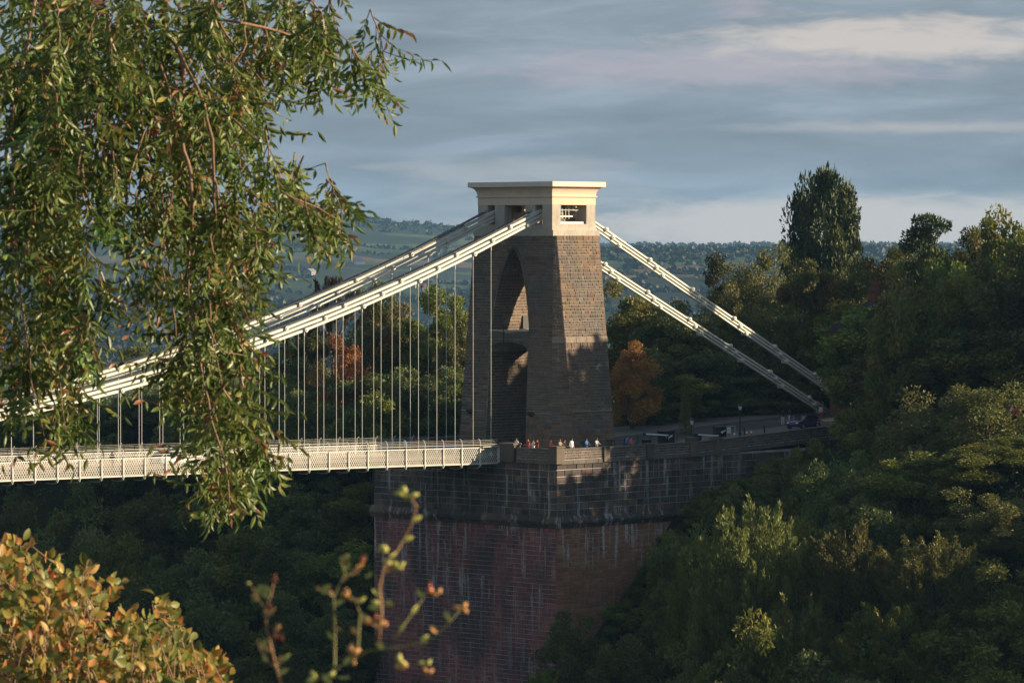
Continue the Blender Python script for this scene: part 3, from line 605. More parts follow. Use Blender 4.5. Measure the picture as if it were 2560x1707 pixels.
# wall on the far side of the approach road
bw = empty('roadside_wall', (0, 0, 0)); tag(bw, 'long low dark stone wall with coping behind the approach road', 'wall')
def far_top(u, v): return on_y(u, v, 12.3)
pA, pB, pC, pD = far_top(1541, 1077), far_top(1726, 1067), far_top(1726, 1058), far_top(1990, 1047)
for (p, q_) in ((np.array([3.6, 12.3, pA[2] - .2]), pB), (pC, pD), (pD, pD + (pD - pC) * 1.2)):
    for (s0, s1) in splits(0, 1, 0.08, 0.12):
        a_ = p + (q_ - p) * s0; b_ = p + (q_ - p) * s1; mb = MB(); mb.bar(a_ - (0, 0, 0.07), b_ - (0.012, 0, 0.07), 0.55, 0.14, rnd=random.random()); mb.build('coping_stone', M['coping'], bw)
    mb = MB(); mb.add([(p[0], 12.1, -1), (q_[0], 12.1, -1), (q_[0], 12.1, q_[2] - .14), (p[0], 12.1, p[2] - .14), (p[0], 12.5, -1), (q_[0], 12.5, -1), (q_[0], 12.5, q_[2] - .14), (p[0], 12.5, p[2] - .14)], [(0, 1, 2, 3), (5, 4, 7, 6), (3, 2, 6, 7), (0, 3, 7, 4), (2, 1, 5, 6)]); mb.build('wall_body', M['dark_mortar'], bw)
    st_ = MB(); S_ = lambda x, z: np.array([x, 12.1, z])
    for (za, zb) in courses(0.0, 1.0, 0.16):
        for (s0, s1) in splits(0, 1, 0.04, 0.07):
            def pt(s_, t_): x = lerp(p[0], q_[0], s_); b0_ = float(road_z(x)) - .1; t0 = lerp(p[2], q_[2], s_) - .14; return np.array([x, 12.1, lerp(b0_, t0, t_)])
            block_quad(st_, pt(s0, za), pt(s1, za), pt(s1, zb), pt(s0, zb), np.array([0, -1.0, 0]), 0.03, random.random(), 0.01, 0.012)
    tag(st_.build('wall_stones', M['upper_ashlar'], bw), None, None, None, 'stuff')

# ---------------------------------------------------------------- suspension bridge
bridge = empty('suspension_bridge', (0, 0, 0)); tag(bridge, 'white iron chain suspension bridge deck with hanger rods and lattice railings', 'bridge')
mid = [(-17.04, 18.16), (-24.28, 15.78), (-31.47, 13.64), (-38.81, 11.71), (-53.4, 8.45), (-2.8, 23.39), (-21.85, 16.55), (-29.06, 14.31), (-36.37, 12.29), (-51.0, 8.91), (-19.4, 17.34), (-26.68, 15.06), (-33.91, 12.99), (-55.9, 8.01), (-69.07, 5.87)]
PC = np.polyfit([p[0] for p in mid], [p[1] for p in mid], 3)
DXH = 2.42; X_H0 = -17.04 + 3 * DXH
def chz(X): return float(np.polyval(PC, X)) if X > -78 else float(np.polyval(PC, -78) + np.polyval(np.polyder(PC), -78) * (X + 78) * 0.6 + 0.004 * (X + 78) ** 2)
def zd(X): s_ = max(0.0, -12.5 - X); return 0.018 * s_ - 7e-5 * s_ * s_
NH = 34
def eyebar_link(p, q_, y, parent, plates=5, depth=0.23):
    p = np.array(p, float); q_ = np.array(q_, float); d = q_ - p; L = np.linalg.norm(d); d /= L; nrm_ = np.array([-d[2], 0, d[0]]); mb = MB()
    prof_ = []
    for (t, h) in ((-0.0, 0.17), (0.16, 0.16), (0.34, depth / 2), (L - 0.34, depth / 2), (L - 0.16, 0.16), (L, 0.17)): prof_.append((t, h))
    for j in range(plates):
        yy = y + (j - (plates - 1) / 2) * 0.075; poly = [p + d * t + nrm_ * h for t, h in prof_] + [p + d * t - nrm_ * h for t, h in prof_[::-1]]
        mb.prism([(a_[0], a_[2]) for a_ in poly], 'y', yy - 0.028, yy + 0.028, random.random())
    mb.build('link', M['paint'], parent)
def pin(mb, x, z, y):
    mb.tube([(x, y - 0.36, z), (x, y + 0.36, z)], 0.205, 12); mb.tube([(x, y - 0.42, z), (x, y + 0.42, z)], 0.10, 8)
for sy in (-1, 1):
    y = 3.05 * sy
    for tier in range(3):                                  # 0 top, 1 middle, 2 bottom
        off = (0.41, 0.0, -0.41)[tier]
        chn = empty('chain', (0, 0, 0), bridge)
        off0 = {0: 2, 1: 0, 2: 1}[tier]                   # which hanger positions carry this tier's pins
        xs_ = [X_H0 - DXH * k_ for k_ in range(-6, NH + 4) if (k_ - 3) % 3 == off0]
        xs_ = [x for x in xs_ if x < -4.4]
        pts = [(-1.2, chz(-2.4) + off + 0.25)] + [(x, chz(x) + off) for x in xs_]
        for a_, b_ in zip(pts[:-1], pts[1:]): eyebar_link((a_[0], 0, a_[1]), (b_[0], 0, b_[1]), y, chn)
        for x, z in pts[1:]:
            mb = MB(); pin(mb, x, z, y); mb.build('pin', M['paint'], chn)
    # suspension rods
    for k_ in range(0, NH + 1):
        x = X_H0 - DXH * k_; zt = chz(x) - 0.41 if (k_ - 3) % 3 == 1 else chz(x) - 0.41
        mb = MB(); mb.tube([(x, y, zt - 0.05), (x, y, zt - 0.55)], 0.055, 6); mb.tube([(x, y, zt - 0.5), (x, y, zd(x) + 0.2)], 0.025, 6); mb.box(x - 0.09, x + 0.09, y - 0.09, y + 0.09, zd(x) + 0.15, zd(x) + 0.45); mb.build('hanger', M['paint'], bridge)
    # handline and maintenance walkway over the top chain
    mb = MB(); xs_ = np.arange(-4.6, -88, -2.42)
    for a_, b_ in zip(xs_[:-1], xs_[1:]):
        mb.bar((a_, y, chz(a_) + 0.76), (b_, y, chz(b_) + 0.76), 0.62, 0.05); mb.tube([(a_, y - 0.3, chz(a_) + 0.98), (b_, y - 0.3, chz(b_) + 0.98)], 0.013, 4)
        mb.bar((a_, y - 0.3, chz(a_) + 0.74), (a_, y - 0.3, chz(a_) + 1.0), 0.05, 0.05, (0, 1, 0))
    mb.build('chain_walkway', M['iron'], bridge)
# land chains behind the tower
LN = np.polyfit(*zip(*[(float(p[0]), float(p[2])) for p in [on_y(u, v, -3.05) for u, v in ((1512, 571), (1623, 652), (1733, 729), (1940, 869))]]), 1)
LF = np.polyfit(*zip(*[(float(p[0]), float(p[2])) for p in [on_y(u, v, 3.05) for u, v in ((1616, 728), (1722, 801), (1824, 866.6), (1924, 929))]]), 1)
XLN = [float(on_y(u, v, -3.05)[0]) for u, v in ((1512, 571), (1528, 593), (1544, 613))]; XLF = [float(on_y(u, v, 3.05)[0]) - 6.35 for u, v in ((1616, 728), (1630.5, 748), (1647, 767))]
for sy, LL, X0s in ((-1, LN, XLN), (1, LF, XLF)):
    y = 3.05 * sy
    for tier in range(3):
        chn = empty('chain', (0, 0, 0), bridge); zz = lambda x: float(np.polyval(LL, x)) - 0.36 * tier
        xs_ = [0.6] + [X0s[tier] + 6.35 * k_ for k_ in range(-1, 8) if X0s[tier] + 6.35 * k_ > 2.2]
        for a_, b_ in zip(xs_[:-1], xs_[1:]): eyebar_link((a_, 0, zz(a_)), (b_, 0, zz(b_)), y, chn, 4, 0.16)
        for x in xs_[1:]: mb = MB(); pin(mb, x, zz(x), y); mb.build('pin', M['paint'], chn)
# deck, girders
xs_ = np.arange(XA, -92, -2.44)
def long_box(name, y0, y1, z0, z1, mat, parent):
    V_ = []; 
    for x in xs_: V_ += [(x, y0, zd(x) + z0), (x, y1, zd(x) + z0), (x, y1, zd(x) + z1), (x, y0, zd(x) + z1)]
    f_ = []
    for i in range(len(xs_) - 1):
        for j in range(4): f_.append((i * 4 + j, i * 4 + (j + 1) % 4, i * 4 + 4 + (j + 1) % 4, i * 4 + 4 + j))
    f_ += [(0, 1, 2, 3), tuple(len(V_) - 4 + j for j in (3, 2, 1, 0))]; mb = MB(); mb.add(V_, f_); return mb.build(name, mat, parent)
long_box('carriageway', -2.9, 2.9, -0.28, 0.0, M['asphalt'], bridge)
for sy in (-1, 1):
    a_, b_ = sorted((sy * 3.22, sy * 4.62)); long_box('footway', a_, b_, -0.30, -0.02, M['timber'], bridge)
    a_, b_ = sorted((sy * 2.95, sy * 3.15)); long_box('longitudinal_girder', a_, b_, -0.45, 0.42, M['girder'], bridge)
    a_, b_ = sorted((sy * 4.60, sy * 4.72)); long_box('bottom_rail', a_, b_, -0.50, -0.38, M['lattice'], bridge); long_box('top_rail', a_, b_, 1.04, 1.13, M['lattice'], bridge)
    mb = MB()
    for a1, b1 in zip(xs_[:-1], xs_[1:]):
        for h_ in (1.34, ): mb.tube([(a1, sy * 4.66, zd(a1) + h_), (b1, sy * 4.66, zd(b1) + h_)], 0.028, 5)
        for j in range(3):
            h_ = 1.5 + 0.14 * j; yy = sy * (4.66 - 0.05 * j * j / 2); mb.tube([(a1, yy, zd(a1) + h_), (b1, yy, zd(b1) + h_)], 0.008, 3, cap=False)
    mb.build('fence_rail', M['lattice'], bridge)
mb = MB()
for k_ in range(len(xs_)): mb.box(xs_[k_] - 0.07, xs_[k_] + 0.07, -4.6, 4.6, zd(xs_[k_]) - 0.72, zd(xs_[k_]) - 0.31)
mb.build('cross_girder', M['girder'], bridge)
# one lattice panel, shared by all
LP = MB(); Wp, Hp = 2.40, 1.44; nd = 9; px_ = Wp / nd; sl = 1.5
def clip_seg(x0, slope):
    pts = []
    for (x, z) in ((0, -x0 * slope), (Wp, (Wp - x0) * slope)):
        if 0 <= z <= Hp: pts.append((x, z))
    for z in (0, Hp):
        x = x0 + z / slope
        if 0 < x < Wp: pts.append((x, z))
    pts = sorted(set(pts)); return (pts[0], pts[-1]) if len(pts) >= 2 else None
for sgn_, oy in ((1, 0.0), (-1, 0.012)):
    x0 = -Hp / sl - px_ if sgn_ > 0 else 0.0
    k_ = 0
    while True:
        xx = (-math.ceil(Hp / sl / px_) * px_ + k_ * px_) if sgn_ > 0 else k_ * px_
        if xx > Wp + (0 if sgn_ > 0 else Hp / sl): break
        s_ = clip_seg(xx + px_ / 2, sl * sgn_)
        if s_: LP.bar((s_[0][0], oy, s_[0][1]), (s_[1][0], oy, s_[1][1]), 0.012, 0.046, (0, 1, 0) if False else (-sl * sgn_, 0, 1))
        k_ += 1
lpm = LP.mesh('lattice_panel'); lpm.materials.append(M['lattice'])
BR = MB()   # outer post with bracket curling under the deck
BR.box(-0.055, 0.055, -0.05, 0.05, -0.45, 1.10)
BR.tube([(0, 0.03, -0.40), (0, -0.03, -0.55), (0, 0.05, -0.72), (0, 0.35, -0.86), (0, 0.9, -0.90), (0, 1.6, -0.86)], [0.075, 0.08, 0.075, 0.06, 0.05, 0.045], 6)
brm = BR.mesh('bracket_post'); brm.materials.append(M['lattice'])
FP = MB(); FP.tube([(0, 0, 1.08), (0, 0, 1.5), (0, 0.05, 1.72), (0, 0.18, 1.88), (0, 0.30, 1.92)], 0.034, 6); fpm = FP.mesh('fence_post'); fpm.materials.append(M['lattice'])
for sy in (-1, 1):
    for k_ in range(len(xs_) - 1):
        x = xs_[k_ + 1]; o = bpy.data.objects.new('lattice_panel', lpm); COL.objects.link(o); o.parent = bridge; o.location = (x + 0.02, sy * 4.66, zd(x) - 0.39); o.rotation_euler = (0, -math.atan2(zd(xs_[k_]) - zd(x), 2.44), 0)
        for nm, mm_ in (('bracket_post', brm), ('fence_post', fpm)):
            o = bpy.data.objects.new(nm, mm_); COL.objects.link(o); o.parent = bridge; o.location = (xs_[k_ + 1] if nm == 'bracket_post' else xs_[k_ + 1] + 0.1, sy * 4.74 if nm == 'bracket_post' else sy * 4.66, zd(x)); 
            if sy > 0: o.rotation_euler = (0, 0, math.pi)
mb = MB(); mb.box(XA - 2.3, XA + 0.1, -5.0, -4.62, 1.14, 1.20); mb.box(XA - 0.06, XA + 0.02, -4.98, -4.64, -0.4, 1.14); mb.build('end_frame', M['lattice'], bridge)

# ---------------------------------------------------------------- foliage generators
def rdir(n):
    v = rng.normal(size=(n, 3)); return v / np.linalg.norm(v, axis=1, keepdims=True)
def unit(v): return v / (np.linalg.norm(v, axis=-1, keepdims=True) + 1e-9)
def cards(P, Lg, side, ln, wd, fold=0.0):
    """rhombic leaf faces: base P, long axis Lg, side axis, lengths and widths"""
    n = len(P); V = np.empty((n, 4, 3)); ln = ln[:, None]; wd = wd[:, None]
    V[:, 0] = P; V[:, 1] = P + Lg * ln * 0.45 + side * wd * 0.5; V[:, 2] = P + Lg * ln; V[:, 3] = P + Lg * ln * 0.45 - side * wd * 0.5
    return V.reshape(-1, 3), np.arange(n * 4).reshape(-1, 4)
def crown_mesh(name, P, out, size, droop, rndv, mat, jitter=0.9, aspect=0.6):
    n = len(P); Lg = unit(out * 0.6 + rdir(n) * jitter + np.array([0, 0, droop])); sd = unit(np.cross(Lg, rdir(n))); ln = size * rng.uniform(0.6, 1.35, n)
    V, Fc = cards(P, Lg, sd, ln, ln * aspect * rng.uniform(0.7, 1.2, n)); me = np_mesh(name, V, Fc, rnd=rndv); me.materials.append(mat); return me
def clump_points(C_, r, n, flat=0.75):
    i = rng.integers(0, len(C_), n); d = rdir(n); rad = rng.uniform(0, 1, n) ** 0.35
    P = C_[i] + d * (r[i] * rad)[:, None] * np.array([1, 1, flat]); return P, d, i
def trunk_mesh(name, H, r0, targets, bark, zfork=0.35):
    mb = MB(); top = np.array([rng.uniform(-.4, .4), rng.uniform(-.4, .4), H * 0.86]); pts = [np.array([0, 0, -1.0]), np.array([0, 0, H * 0.1]), np.array([rng.uniform(-.2, .2), rng.uniform(-.2, .2), H * 0.4]), top]
    mb.tube(pts, [r0 * 1.3, r0, r0 * 0.7, 0.04], 7)
    for t in targets:
        f = min(0.8, max(0.12, (t[2] / H) * 0.6)); s = np.array([0, 0, H * f]); m_ = (s + t) / 2 + np.array([0, 0, -0.05 * H + rng.uniform(-.4, .4)]); mb.tube([s, m_, t], [r0 * 0.42, r0 * 0.25, 0.03], 5, cap=False)
    me = mb.mesh(name, True, fix=False); me.materials.append(bark); return me
NOM_R, NOM_H = 5.0, 15.0
def broad(seed, mat, n=19000, size=0.36, lo=0.16, shape=2.0, droop=0.0, ncl=58, aspect=0.6):
    global rng; rng = np.random.default_rng(seed)
    d = rdir(ncl * 2); d = d[d[:, 2] > -0.75][:ncl]; th = np.arctan2(d[:, 1], d[:, 0]); lob = 1 + 0.20 * np.sin(3 * th + seed) + 0.13 * np.sin(5 * th + d[:, 2] * 4 + 2 * seed)
    rad = rng.uniform(0.12, 1, len(d)) ** 0.32 * lob * 0.86; cz = NOM_H * (1 + lo) / 2; hzz = NOM_H * (1 - lo) / 2
    C_ = np.stack([d[:, 0] * rad * NOM_R, d[:, 1] * rad * NOM_R, cz + d[:, 2] * rad * hzz], -1); C_[:, 2] = np.minimum(C_[:, 2], NOM_H - 0.8)
    r = rng.uniform(0.8, 1.6, len(C_)); P, dd, i = clump_points(C_, r, n); cr = rng.uniform(0, 1, len(C_)); rv = np.clip(cr[i] * 0.6 + rng.uniform(0, 0.45, n), 0, 1)
    return crown_mesh('crown', P, dd, size, droop, rv, mat, aspect=aspect), trunk_mesh('trunk', NOM_H, 0.34, C_[rng.choice(len(C_), 14, replace=False)], M['bark'])
def spray(seed, mat, n=26000, size=0.28, ncl=190, lo=0.12):
    """crown of upswept feathery shoots"""
    global rng; rng = np.random.default_rng(seed)
    d = rdir(ncl * 2); d = d[d[:, 2] > -0.6][:ncl]; rad = rng.uniform(0.3, 1, len(d)) ** 0.5 * 0.82; cz = NOM_H * (1 + lo) / 2; hzz = NOM_H * (1 - lo) / 2 - 1.2
    C_ = np.stack([d[:, 0] * rad * NOM_R, d[:, 1] * rad * NOM_R, cz - 0.6 + d[:, 2] * rad * hzz], -1); ax = unit(d * np.array([0.7, 0.7, 0.4]) + np.array([0, 0, 0.75]) + rdir(len(d)) * 0.25); L = rng.uniform(0.8, 1.9, len(d))
    i = rng.integers(0, len(C_), n); t = rng.uniform(0, 1, n) ** 0.8; q_ = rdir(n); w = (1 - t * 0.88) * 0.75
    P = C_[i] + ax[i] * (t * L[i])[:, None] + q_ * (w * rng.uniform(0, 1, n) ** 0.5)[:, None]; cr = rng.uniform(0, 1, len(C_)); rv = np.clip(cr[i] * 0.6 + rng.uniform(0, 0.45, n), 0, 1)
    return crown_mesh('crown', P, unit(ax[i] * 1.6 + q_ * 0.5), size, 0.25, rv, mat, jitter=0.45, aspect=0.4), trunk_mesh('trunk', NOM_H, 0.3, C_[rng.choice(len(C_), 16, replace=False)], M['bark'])
def conifer(seed, mat, n=15000, size=0.40, power=0.75, ncl=190, topw=0.10):
    global rng; rng = np.random.default_rng(seed)
    z = rng.uniform(0.04, 0.985, ncl); prof_ = np.clip((1 - z) ** power * (3.0 if power == 0.5 else 1.05), 0, 1); th = rng.uniform(0, 2 * math.pi, ncl); rad = prof_ * rng.uniform(0.3, 0.98, ncl) * (1 + 0.1 * np.sin(3 * th + 9 * z))
    C_ = np.stack([np.cos(th) * rad * NOM_R, np.sin(th) * rad * NOM_R, z * NOM_H], -1); r = rng.uniform(0.8, 1.6, ncl) * (0.45 + 0.5 * prof_)
    P, dd, i = clump_points(C_, r, n, 0.9); cr = rng.uniform(0, 1, ncl); rv = np.clip(cr[i] * 0.7 + rng.uniform(0, 0.35, n), 0, 1)
    return crown_mesh('crown', P, dd, size, 0.15, rv, mat, jitter=0.7, aspect=0.5), trunk_mesh('trunk', NOM_H, 0.5, C_[rng.choice(len(C_), 14, replace=False)], M['bark'])
def cedar(seed, mat, n=9000, size=0.36, npl=26):
    """flat tiers of foliage on level limbs"""
    global rng; rng = np.random.default_rng(seed)
    z = np.linspace(0.3, 0.98, npl); th = rng.uniform(0, 2 * math.pi, npl); R0 = (1 - (z - 0.3) / 0.85) * rng.uniform(0.35, 0.9, npl); C_ = np.stack([np.cos(th) * R0 * NOM_R, np.sin(th) * R0 * NOM_R, z * NOM_H], -1); r = rng.uniform(1.0, 2.1, npl)
    P, dd, i = clump_points(C_, r, n, 0.22); cr = rng.uniform(0, 1, npl); rv = np.clip(cr[i] * 0.6 + rng.uniform(0, 0.4, n), 0, 1)
    return crown_mesh('crown', P, unit(dd + np.array([0, 0, 0.3])), size, 0.2, rv, mat, jitter=0.6, aspect=0.45), trunk_mesh('trunk', NOM_H, 0.38, C_, M['bark'])
SP = {
 'green': [broad(11, M['leaf_green']), broad(12, M['leaf_green'], lo=0.05)], 'dark': [broad(21, M['leaf_dark']), broad(22, M['leaf_dark'], lo=0.04), broad(23, M['leaf_dark'], size=0.32, n=20000)],
 'olive': [broad(31, M['leaf_olive'], size=0.30, droop=-0.35, n=18000), broad(32, M['leaf_olive'], size=0.30, droop=-0.5, n=18000, lo=0.02)], 'turning': [broad(41, M['leaf_turning']), broad(42, M['leaf_turning'], lo=0.1)], 'rust': [broad(51, M['leaf_rust'], n=20000, size=0.30, lo=0.02, droop=-0.3)],
 'yellow': [broad(61, M['leaf_yellow'], n=18000, size=0.32, lo=0.02)], 'spray': [spray(71, M['leaf_olive']), spray(72, M['leaf_olive'])], 'sprayg': [spray(73, M['leaf_green'])],
 'conifer': [conifer(81, M['leaf_conifer'], n=52000, size=0.38, power=0.5, ncl=250)], 'spire': [conifer(82, M['leaf_yellow'], n=7000, power=0.6)], 'cedar': [cedar(91, M['leaf_conifer']), cedar(92, M['leaf_conifer'], n=11000, npl=34)],
 'sparse': [spray(95, M['leaf_brown'], n=7000, size=0.5, ncl=60)] }
K_ = 2560 / 2352.0
cnt = {}
ZONES = {}
ORD = ['first', 'second', 'third', 'fourth', 'fifth', 'sixth', 'seventh', 'eighth', 'ninth', 'tenth', 'eleventh']
def tree(u, v, hw, d, sp, label, group=None, name='broadleaf_tree', cat='tree', base_drop=0.5, ground_z=None):
    """top of the crown at photo position (u, v), half width hw, at distance d; stands on the ground there"""
    u, v, hw = u * K_, v * K_, hw * K_; P = at(u, v, d); g = float(ground(P[0], P[1])) - base_drop if ground_z is None else ground_z
    H = P[2] - g
    var = SP[sp]; i = cnt.get(sp, 0); cnt[sp] = i + 1; cr, tk = var[i % len(var)]
    o = empty(name, (P[0], P[1], g), None, (i * 2.399) % 6.283); s = hw * d / F / NOM_R * (1.0 if sp in ('conifer', 'spire', 'rust') else 1.16); H = max(H, 2.0)
    for nm, me_ in (('crown', cr), ('trunk', tk)):
        c_ = bpy.data.objects.new(nm, me_); COL.objects.link(c_); c_.parent = o; c_.scale = (s, s, H / NOM_H)
    tag(o, label, cat, group)
    if group: ZONES.setdefault(group, []).append((v, u, o))
    return o
def name_zone(group, text, rows):
    L = sorted(ZONES[group], key=lambda t: t[0]); n_ = len(L); per = -(-n_ // rows)
    for r_ in range(rows):
        for k_, (v, u, o) in enumerate(sorted(L[r_ * per:(r_ + 1) * per], key=lambda t: t[1])):
            o['label'] = f'{text}, {ORD[k_]} from left in row {["one", "two", "three", "four", "five"][r_]} down'
# trees one can pick out, right of the tower
tree(1890, 412, 90, 465, 'conifer', 'tall dark conical giant conifer standing up against the sky right of the tower', name='conifer_tree', ground_z=-8)
tree(1650, 588, 48, 452, 'cedar', 'small flat-topped dark cedar on the skyline left of the giant conifer', name='cedar_tree')
tree(1745, 556, 72, 446, 'olive', 'grey green round-topped tree just left of the giant conifer')
tree(1868, 592, 80, 438, 'turning', 'sunlit tree with orange tips in front of the giant conifer')
tree(1785, 655, 58, 432, 'yellow', 'bright yellow green sunlit tree above the upper land chain')
tree(1670, 640, 62, 440, 'olive', 'pale green feathery tree between the land chains and the far valley')
tree(2135, 497, 100, 432, 'cedar', 'spreading dark cedar with level limbs at the upper right skyline', name='cedar_tree')
tree(2190, 515, 62, 428, 'turning', 'reddish green tree leaning against the spreading cedar')
tree(2320, 475, 88, 420, 'green', 'tall dark tree reaching the skyline at the right edge', )
tree(2045, 565, 75, 448, 'turning', 'russet tinged tree between the giant conifer and the spreading cedar')
tree(2240, 528, 70, 436, 'cedar', 'dark cedar on the skyline between the spreading cedar and the right edge', name='cedar_tree')
tree(2280, 556, 70, 410, 'yellow', 'yellow green tree catching the sun near the right edge')
tree(1452, 782, 80, 414, 'rust', 'copper orange beech right beside the tower shaft', name='beech_tree')
tree(1575, 872, 20, 407, 'spire', 'small slender pale green spire tree behind the lamp post', name='cypress_tree')
tree(2095, 650, 120, 406, 'turning', 'broad dull green tree with orange flecks below the spreading cedar')
tree(2010, 705, 120, 409, 'green', 'wide dark green tree above the end of the upper land chain')
tree(2240, 620, 120, 402, 'green', 'large green tree below the yellow tree near the right edge')
tree(2350, 610, 110, 396, 'turning', 'large dark tree filling the right edge below the skyline')
tree(2130, 885, 120, 374, 'olive', 'olive green drooping tree right of the parked blue car')
tree(2265, 865, 110, 371, 'olive', 'olive green drooping tree near the right edge, level with the road')
tree(1985, 925, 72, 390, 'green', 'dark tree hiding the end of the approach road')
for i_, (u, v, hw, d, s) in enumerate([(1475, 640, 85, 440, 'turning'), (1560, 690, 95, 432, 'dark'), (1610, 720, 80, 436, 'green'), (1690, 760, 100, 436, 'dark'), (1510, 800, 80, 424, 'dark'), (1620, 840, 90, 432, 'dark'), (1730, 830, 95, 434, 'dark'), (1830, 800, 110, 434, 'green'), (1900, 860, 90, 432, 'dark'), (1560, 860, 70, 422, 'green'), (1700, 905, 80, 430, 'dark'), (1450, 720, 70, 436, 'green'), (1800, 910, 80, 430, 'dark'), (1650, 930, 60, 428, 'dark'), (1490, 905, 60, 420, 'dark'), (1590, 770, 90, 427, 'dark'), (1940, 740, 110, 432, 'green'), (2080, 790, 120, 398, 'turning'), (2200, 760, 130, 392, 'green'), (2340, 760, 120, 388, 'green'), (2010, 830, 95, 402, 'green')]):
    tree(u, v, hw, d, s, 'shaded woodland tree behind the land chains right of the tower', 'trees behind the land chains')
tree(2075, 600, 85, 392, 'turning', 'rounded russet flecked tree right of the giant conifer, nearest the road')
for (u, v, hw, d, s, lab) in [(2095, 560, 60, 440, 'turning', 'rounded green tree just left of the spreading cedar trunk'), (2352, 520, 80, 412, 'green', 'green tree cut by the right edge under the skyline'), (2250, 580, 75, 415, 'turning', 'orange flecked tree left of the yellow tree'), (2160, 600, 80, 412, 'green', 'dark tree beneath the spreading cedar'), (1960, 600, 60, 438, 'dark', 'dark tree at the right foot of the giant conifer'), (1905, 690, 70, 434, 'green', 'green tree right of the bright yellow green tree'), (2380, 470, 80, 425, 'dark', 'dark skyline tree cut off by the right edge')]:
    tree(u, v, hw, d, s, lab)
# bottom right slope
tree(1735, 1080, 135, 352, 'spray', 'upswept feathery olive tree in front of the abutment side wall')
tree(1640, 1165, 100, 357, 'sprayg', 'dark feathery tree touching the right side of the abutment ledge')
tree(1950, 1145, 120, 350, 'spray', 'spiky feathery olive tree on the lower right slope')
tree(2275, 1120, 105, 354, 'olive', 'rounded olive tree on the lower right slope near the edge')
tree(2140, 1185, 130, 347, 'spray', 'feathery olive tree with a few orange leaves on the lower right slope')
tree(1600, 1250, 75, 366, 'green', 'green tree against the right side wall of the abutment below the ledge')
for (u, v, hw, d, sp_, lab) in [(1545, 1215, 50, 377, 'green', 'dull shrubby tree hugging the abutment side below the ledge end'), (1530, 1300, 50, 376, 'green', 'green shrubby tree hugging the lower abutment side'), (1505, 1390, 58, 375, 'green', 'dim shrubby tree at the foot of the abutment side wall'), (1690, 1085, 75, 381, 'dark', 'dark tree against the side wall under the parapet, left of two'), (1790, 1050, 70, 383, 'dark', 'dark tree against the side wall under the parapet, right of two'), (1865, 1010, 55, 386, 'green', 'dull green tree under the parked blue car'), (2205, 640, 90, 398, 'green', 'rounded green tree in the middle of the right hand wood')]:
    tree(u, v, hw, d, sp_, lab)
tree(1585, 1180, 70, 372, 'dark', 'dark tree tucked against the abutment side wall left of the feathery trees')
tree(1545, 1330, 65, 368, 'dark', 'dark tree at the right foot of the abutment beside the columnar tree')
tree(1680, 1290, 90, 360, 'green', 'leafy green tree below the upswept feathery tree')
tree(1800, 1190, 90, 360, 'green', 'green tree between the two feathery olive trees')
tree(1610, 1370, 75, 353, 'olive', 'grey green columnar tree below the abutment on the right')
for (u, v, hw, d, s) in [(1850, 1310, 140, 345, 'spray'), (2060, 1330, 150, 342, 'sprayg'), (2290, 1290, 120, 344, 'green'), (1740, 1400, 120, 343, 'green'), (1980, 1470, 150, 338, 'dark'), (2230, 1450, 140, 337, 'green'), (1850, 1500, 120, 336, 'dark'), (2350, 1380, 110, 339, 'green'), (1560, 1500, 90, 350, 'dark'), (1700, 1530, 110, 338, 'dark'), (2100, 1560, 120, 332, 'dark'), (1905, 1215, 90, 356, 'dark'), (2060, 1240, 100, 356, 'dark'), (2340, 1215, 90, 352, 'dark'), (1990, 1000, 85, 372, 'dark'), (2110, 1040, 110, 364, 'green'), (2250, 1020, 100, 362, 'green'), (1900, 1060, 75, 368, 'dark'), (2340, 1000, 90, 364, 'green'), (1830, 1120, 80, 372, 'dark'), (2010, 1110, 90, 360, 'dark'), (2190, 930, 110, 379, 'green')]:
    tree(u, v, hw, d, s, 'dark shaded tree on the lower right slope of the gorge', 'trees on the lower right slope')
tree(1245, 1490, 58, 362, 'sprayg', 'small bright green tree at the foot of the abutment')
tree(1300, 1400, 70, 369, 'dark', 'dim tree growing against the abutment corner')
tree(1440, 1440, 75, 362, 'dark', 'dim tree right of the small bright tree below the abutment')
tree(1130, 1535, 65, 364, 'dark', 'dim tree left of the small bright tree below the abutment')
tree(950, 1560, 60, 372, 'dark', 'dim tree at the left foot of the abutment')
k_ = 0
for X_, Y_, r_s, H_ in [(-7.5, -14.6, 1.7, 3.4), (-4.5, -15.2, 2.0, 4.2), (-1.6, -14.5, 1.6, 3.0), (0.8, -15.4, 2.2, 4.6), (3.6, -14.6, 1.7, 3.6), (6.2, -15.3, 2.1, 4.0), (9.0, -14.6, 1.8, 3.2), (11.8, -15.2, 2.1, 3.8), (14.6, -14.7, 1.9, 3.0), (18.0, -15.2, 2.3, 3.6), (-9.8, -15.0, 1.9, 4.0)]:
    g = float(ground(X_, Y_)) - .6; cr, tk = SP['green' if k_ % 2 else 'dark'][k_ % 2]; o = empty('shrub', (X_, Y_, g), None, k_ * 1.3)
    for nm, me_ in (('crown', cr), ('stem', tk)):
        c_ = bpy.data.objects.new(nm, me_); COL.objects.link(c_); c_.parent = o; c_.scale = (r_s / NOM_R, r_s / NOM_R, H_ / NOM_H)
    tag(o, 'low shrub along the foot of the abutment side wall, ' + (ORD[k_ + 1] if k_ < 10 else 'first') + ' from the left', 'shrub', 'shrubs along the abutment'); k_ += 1
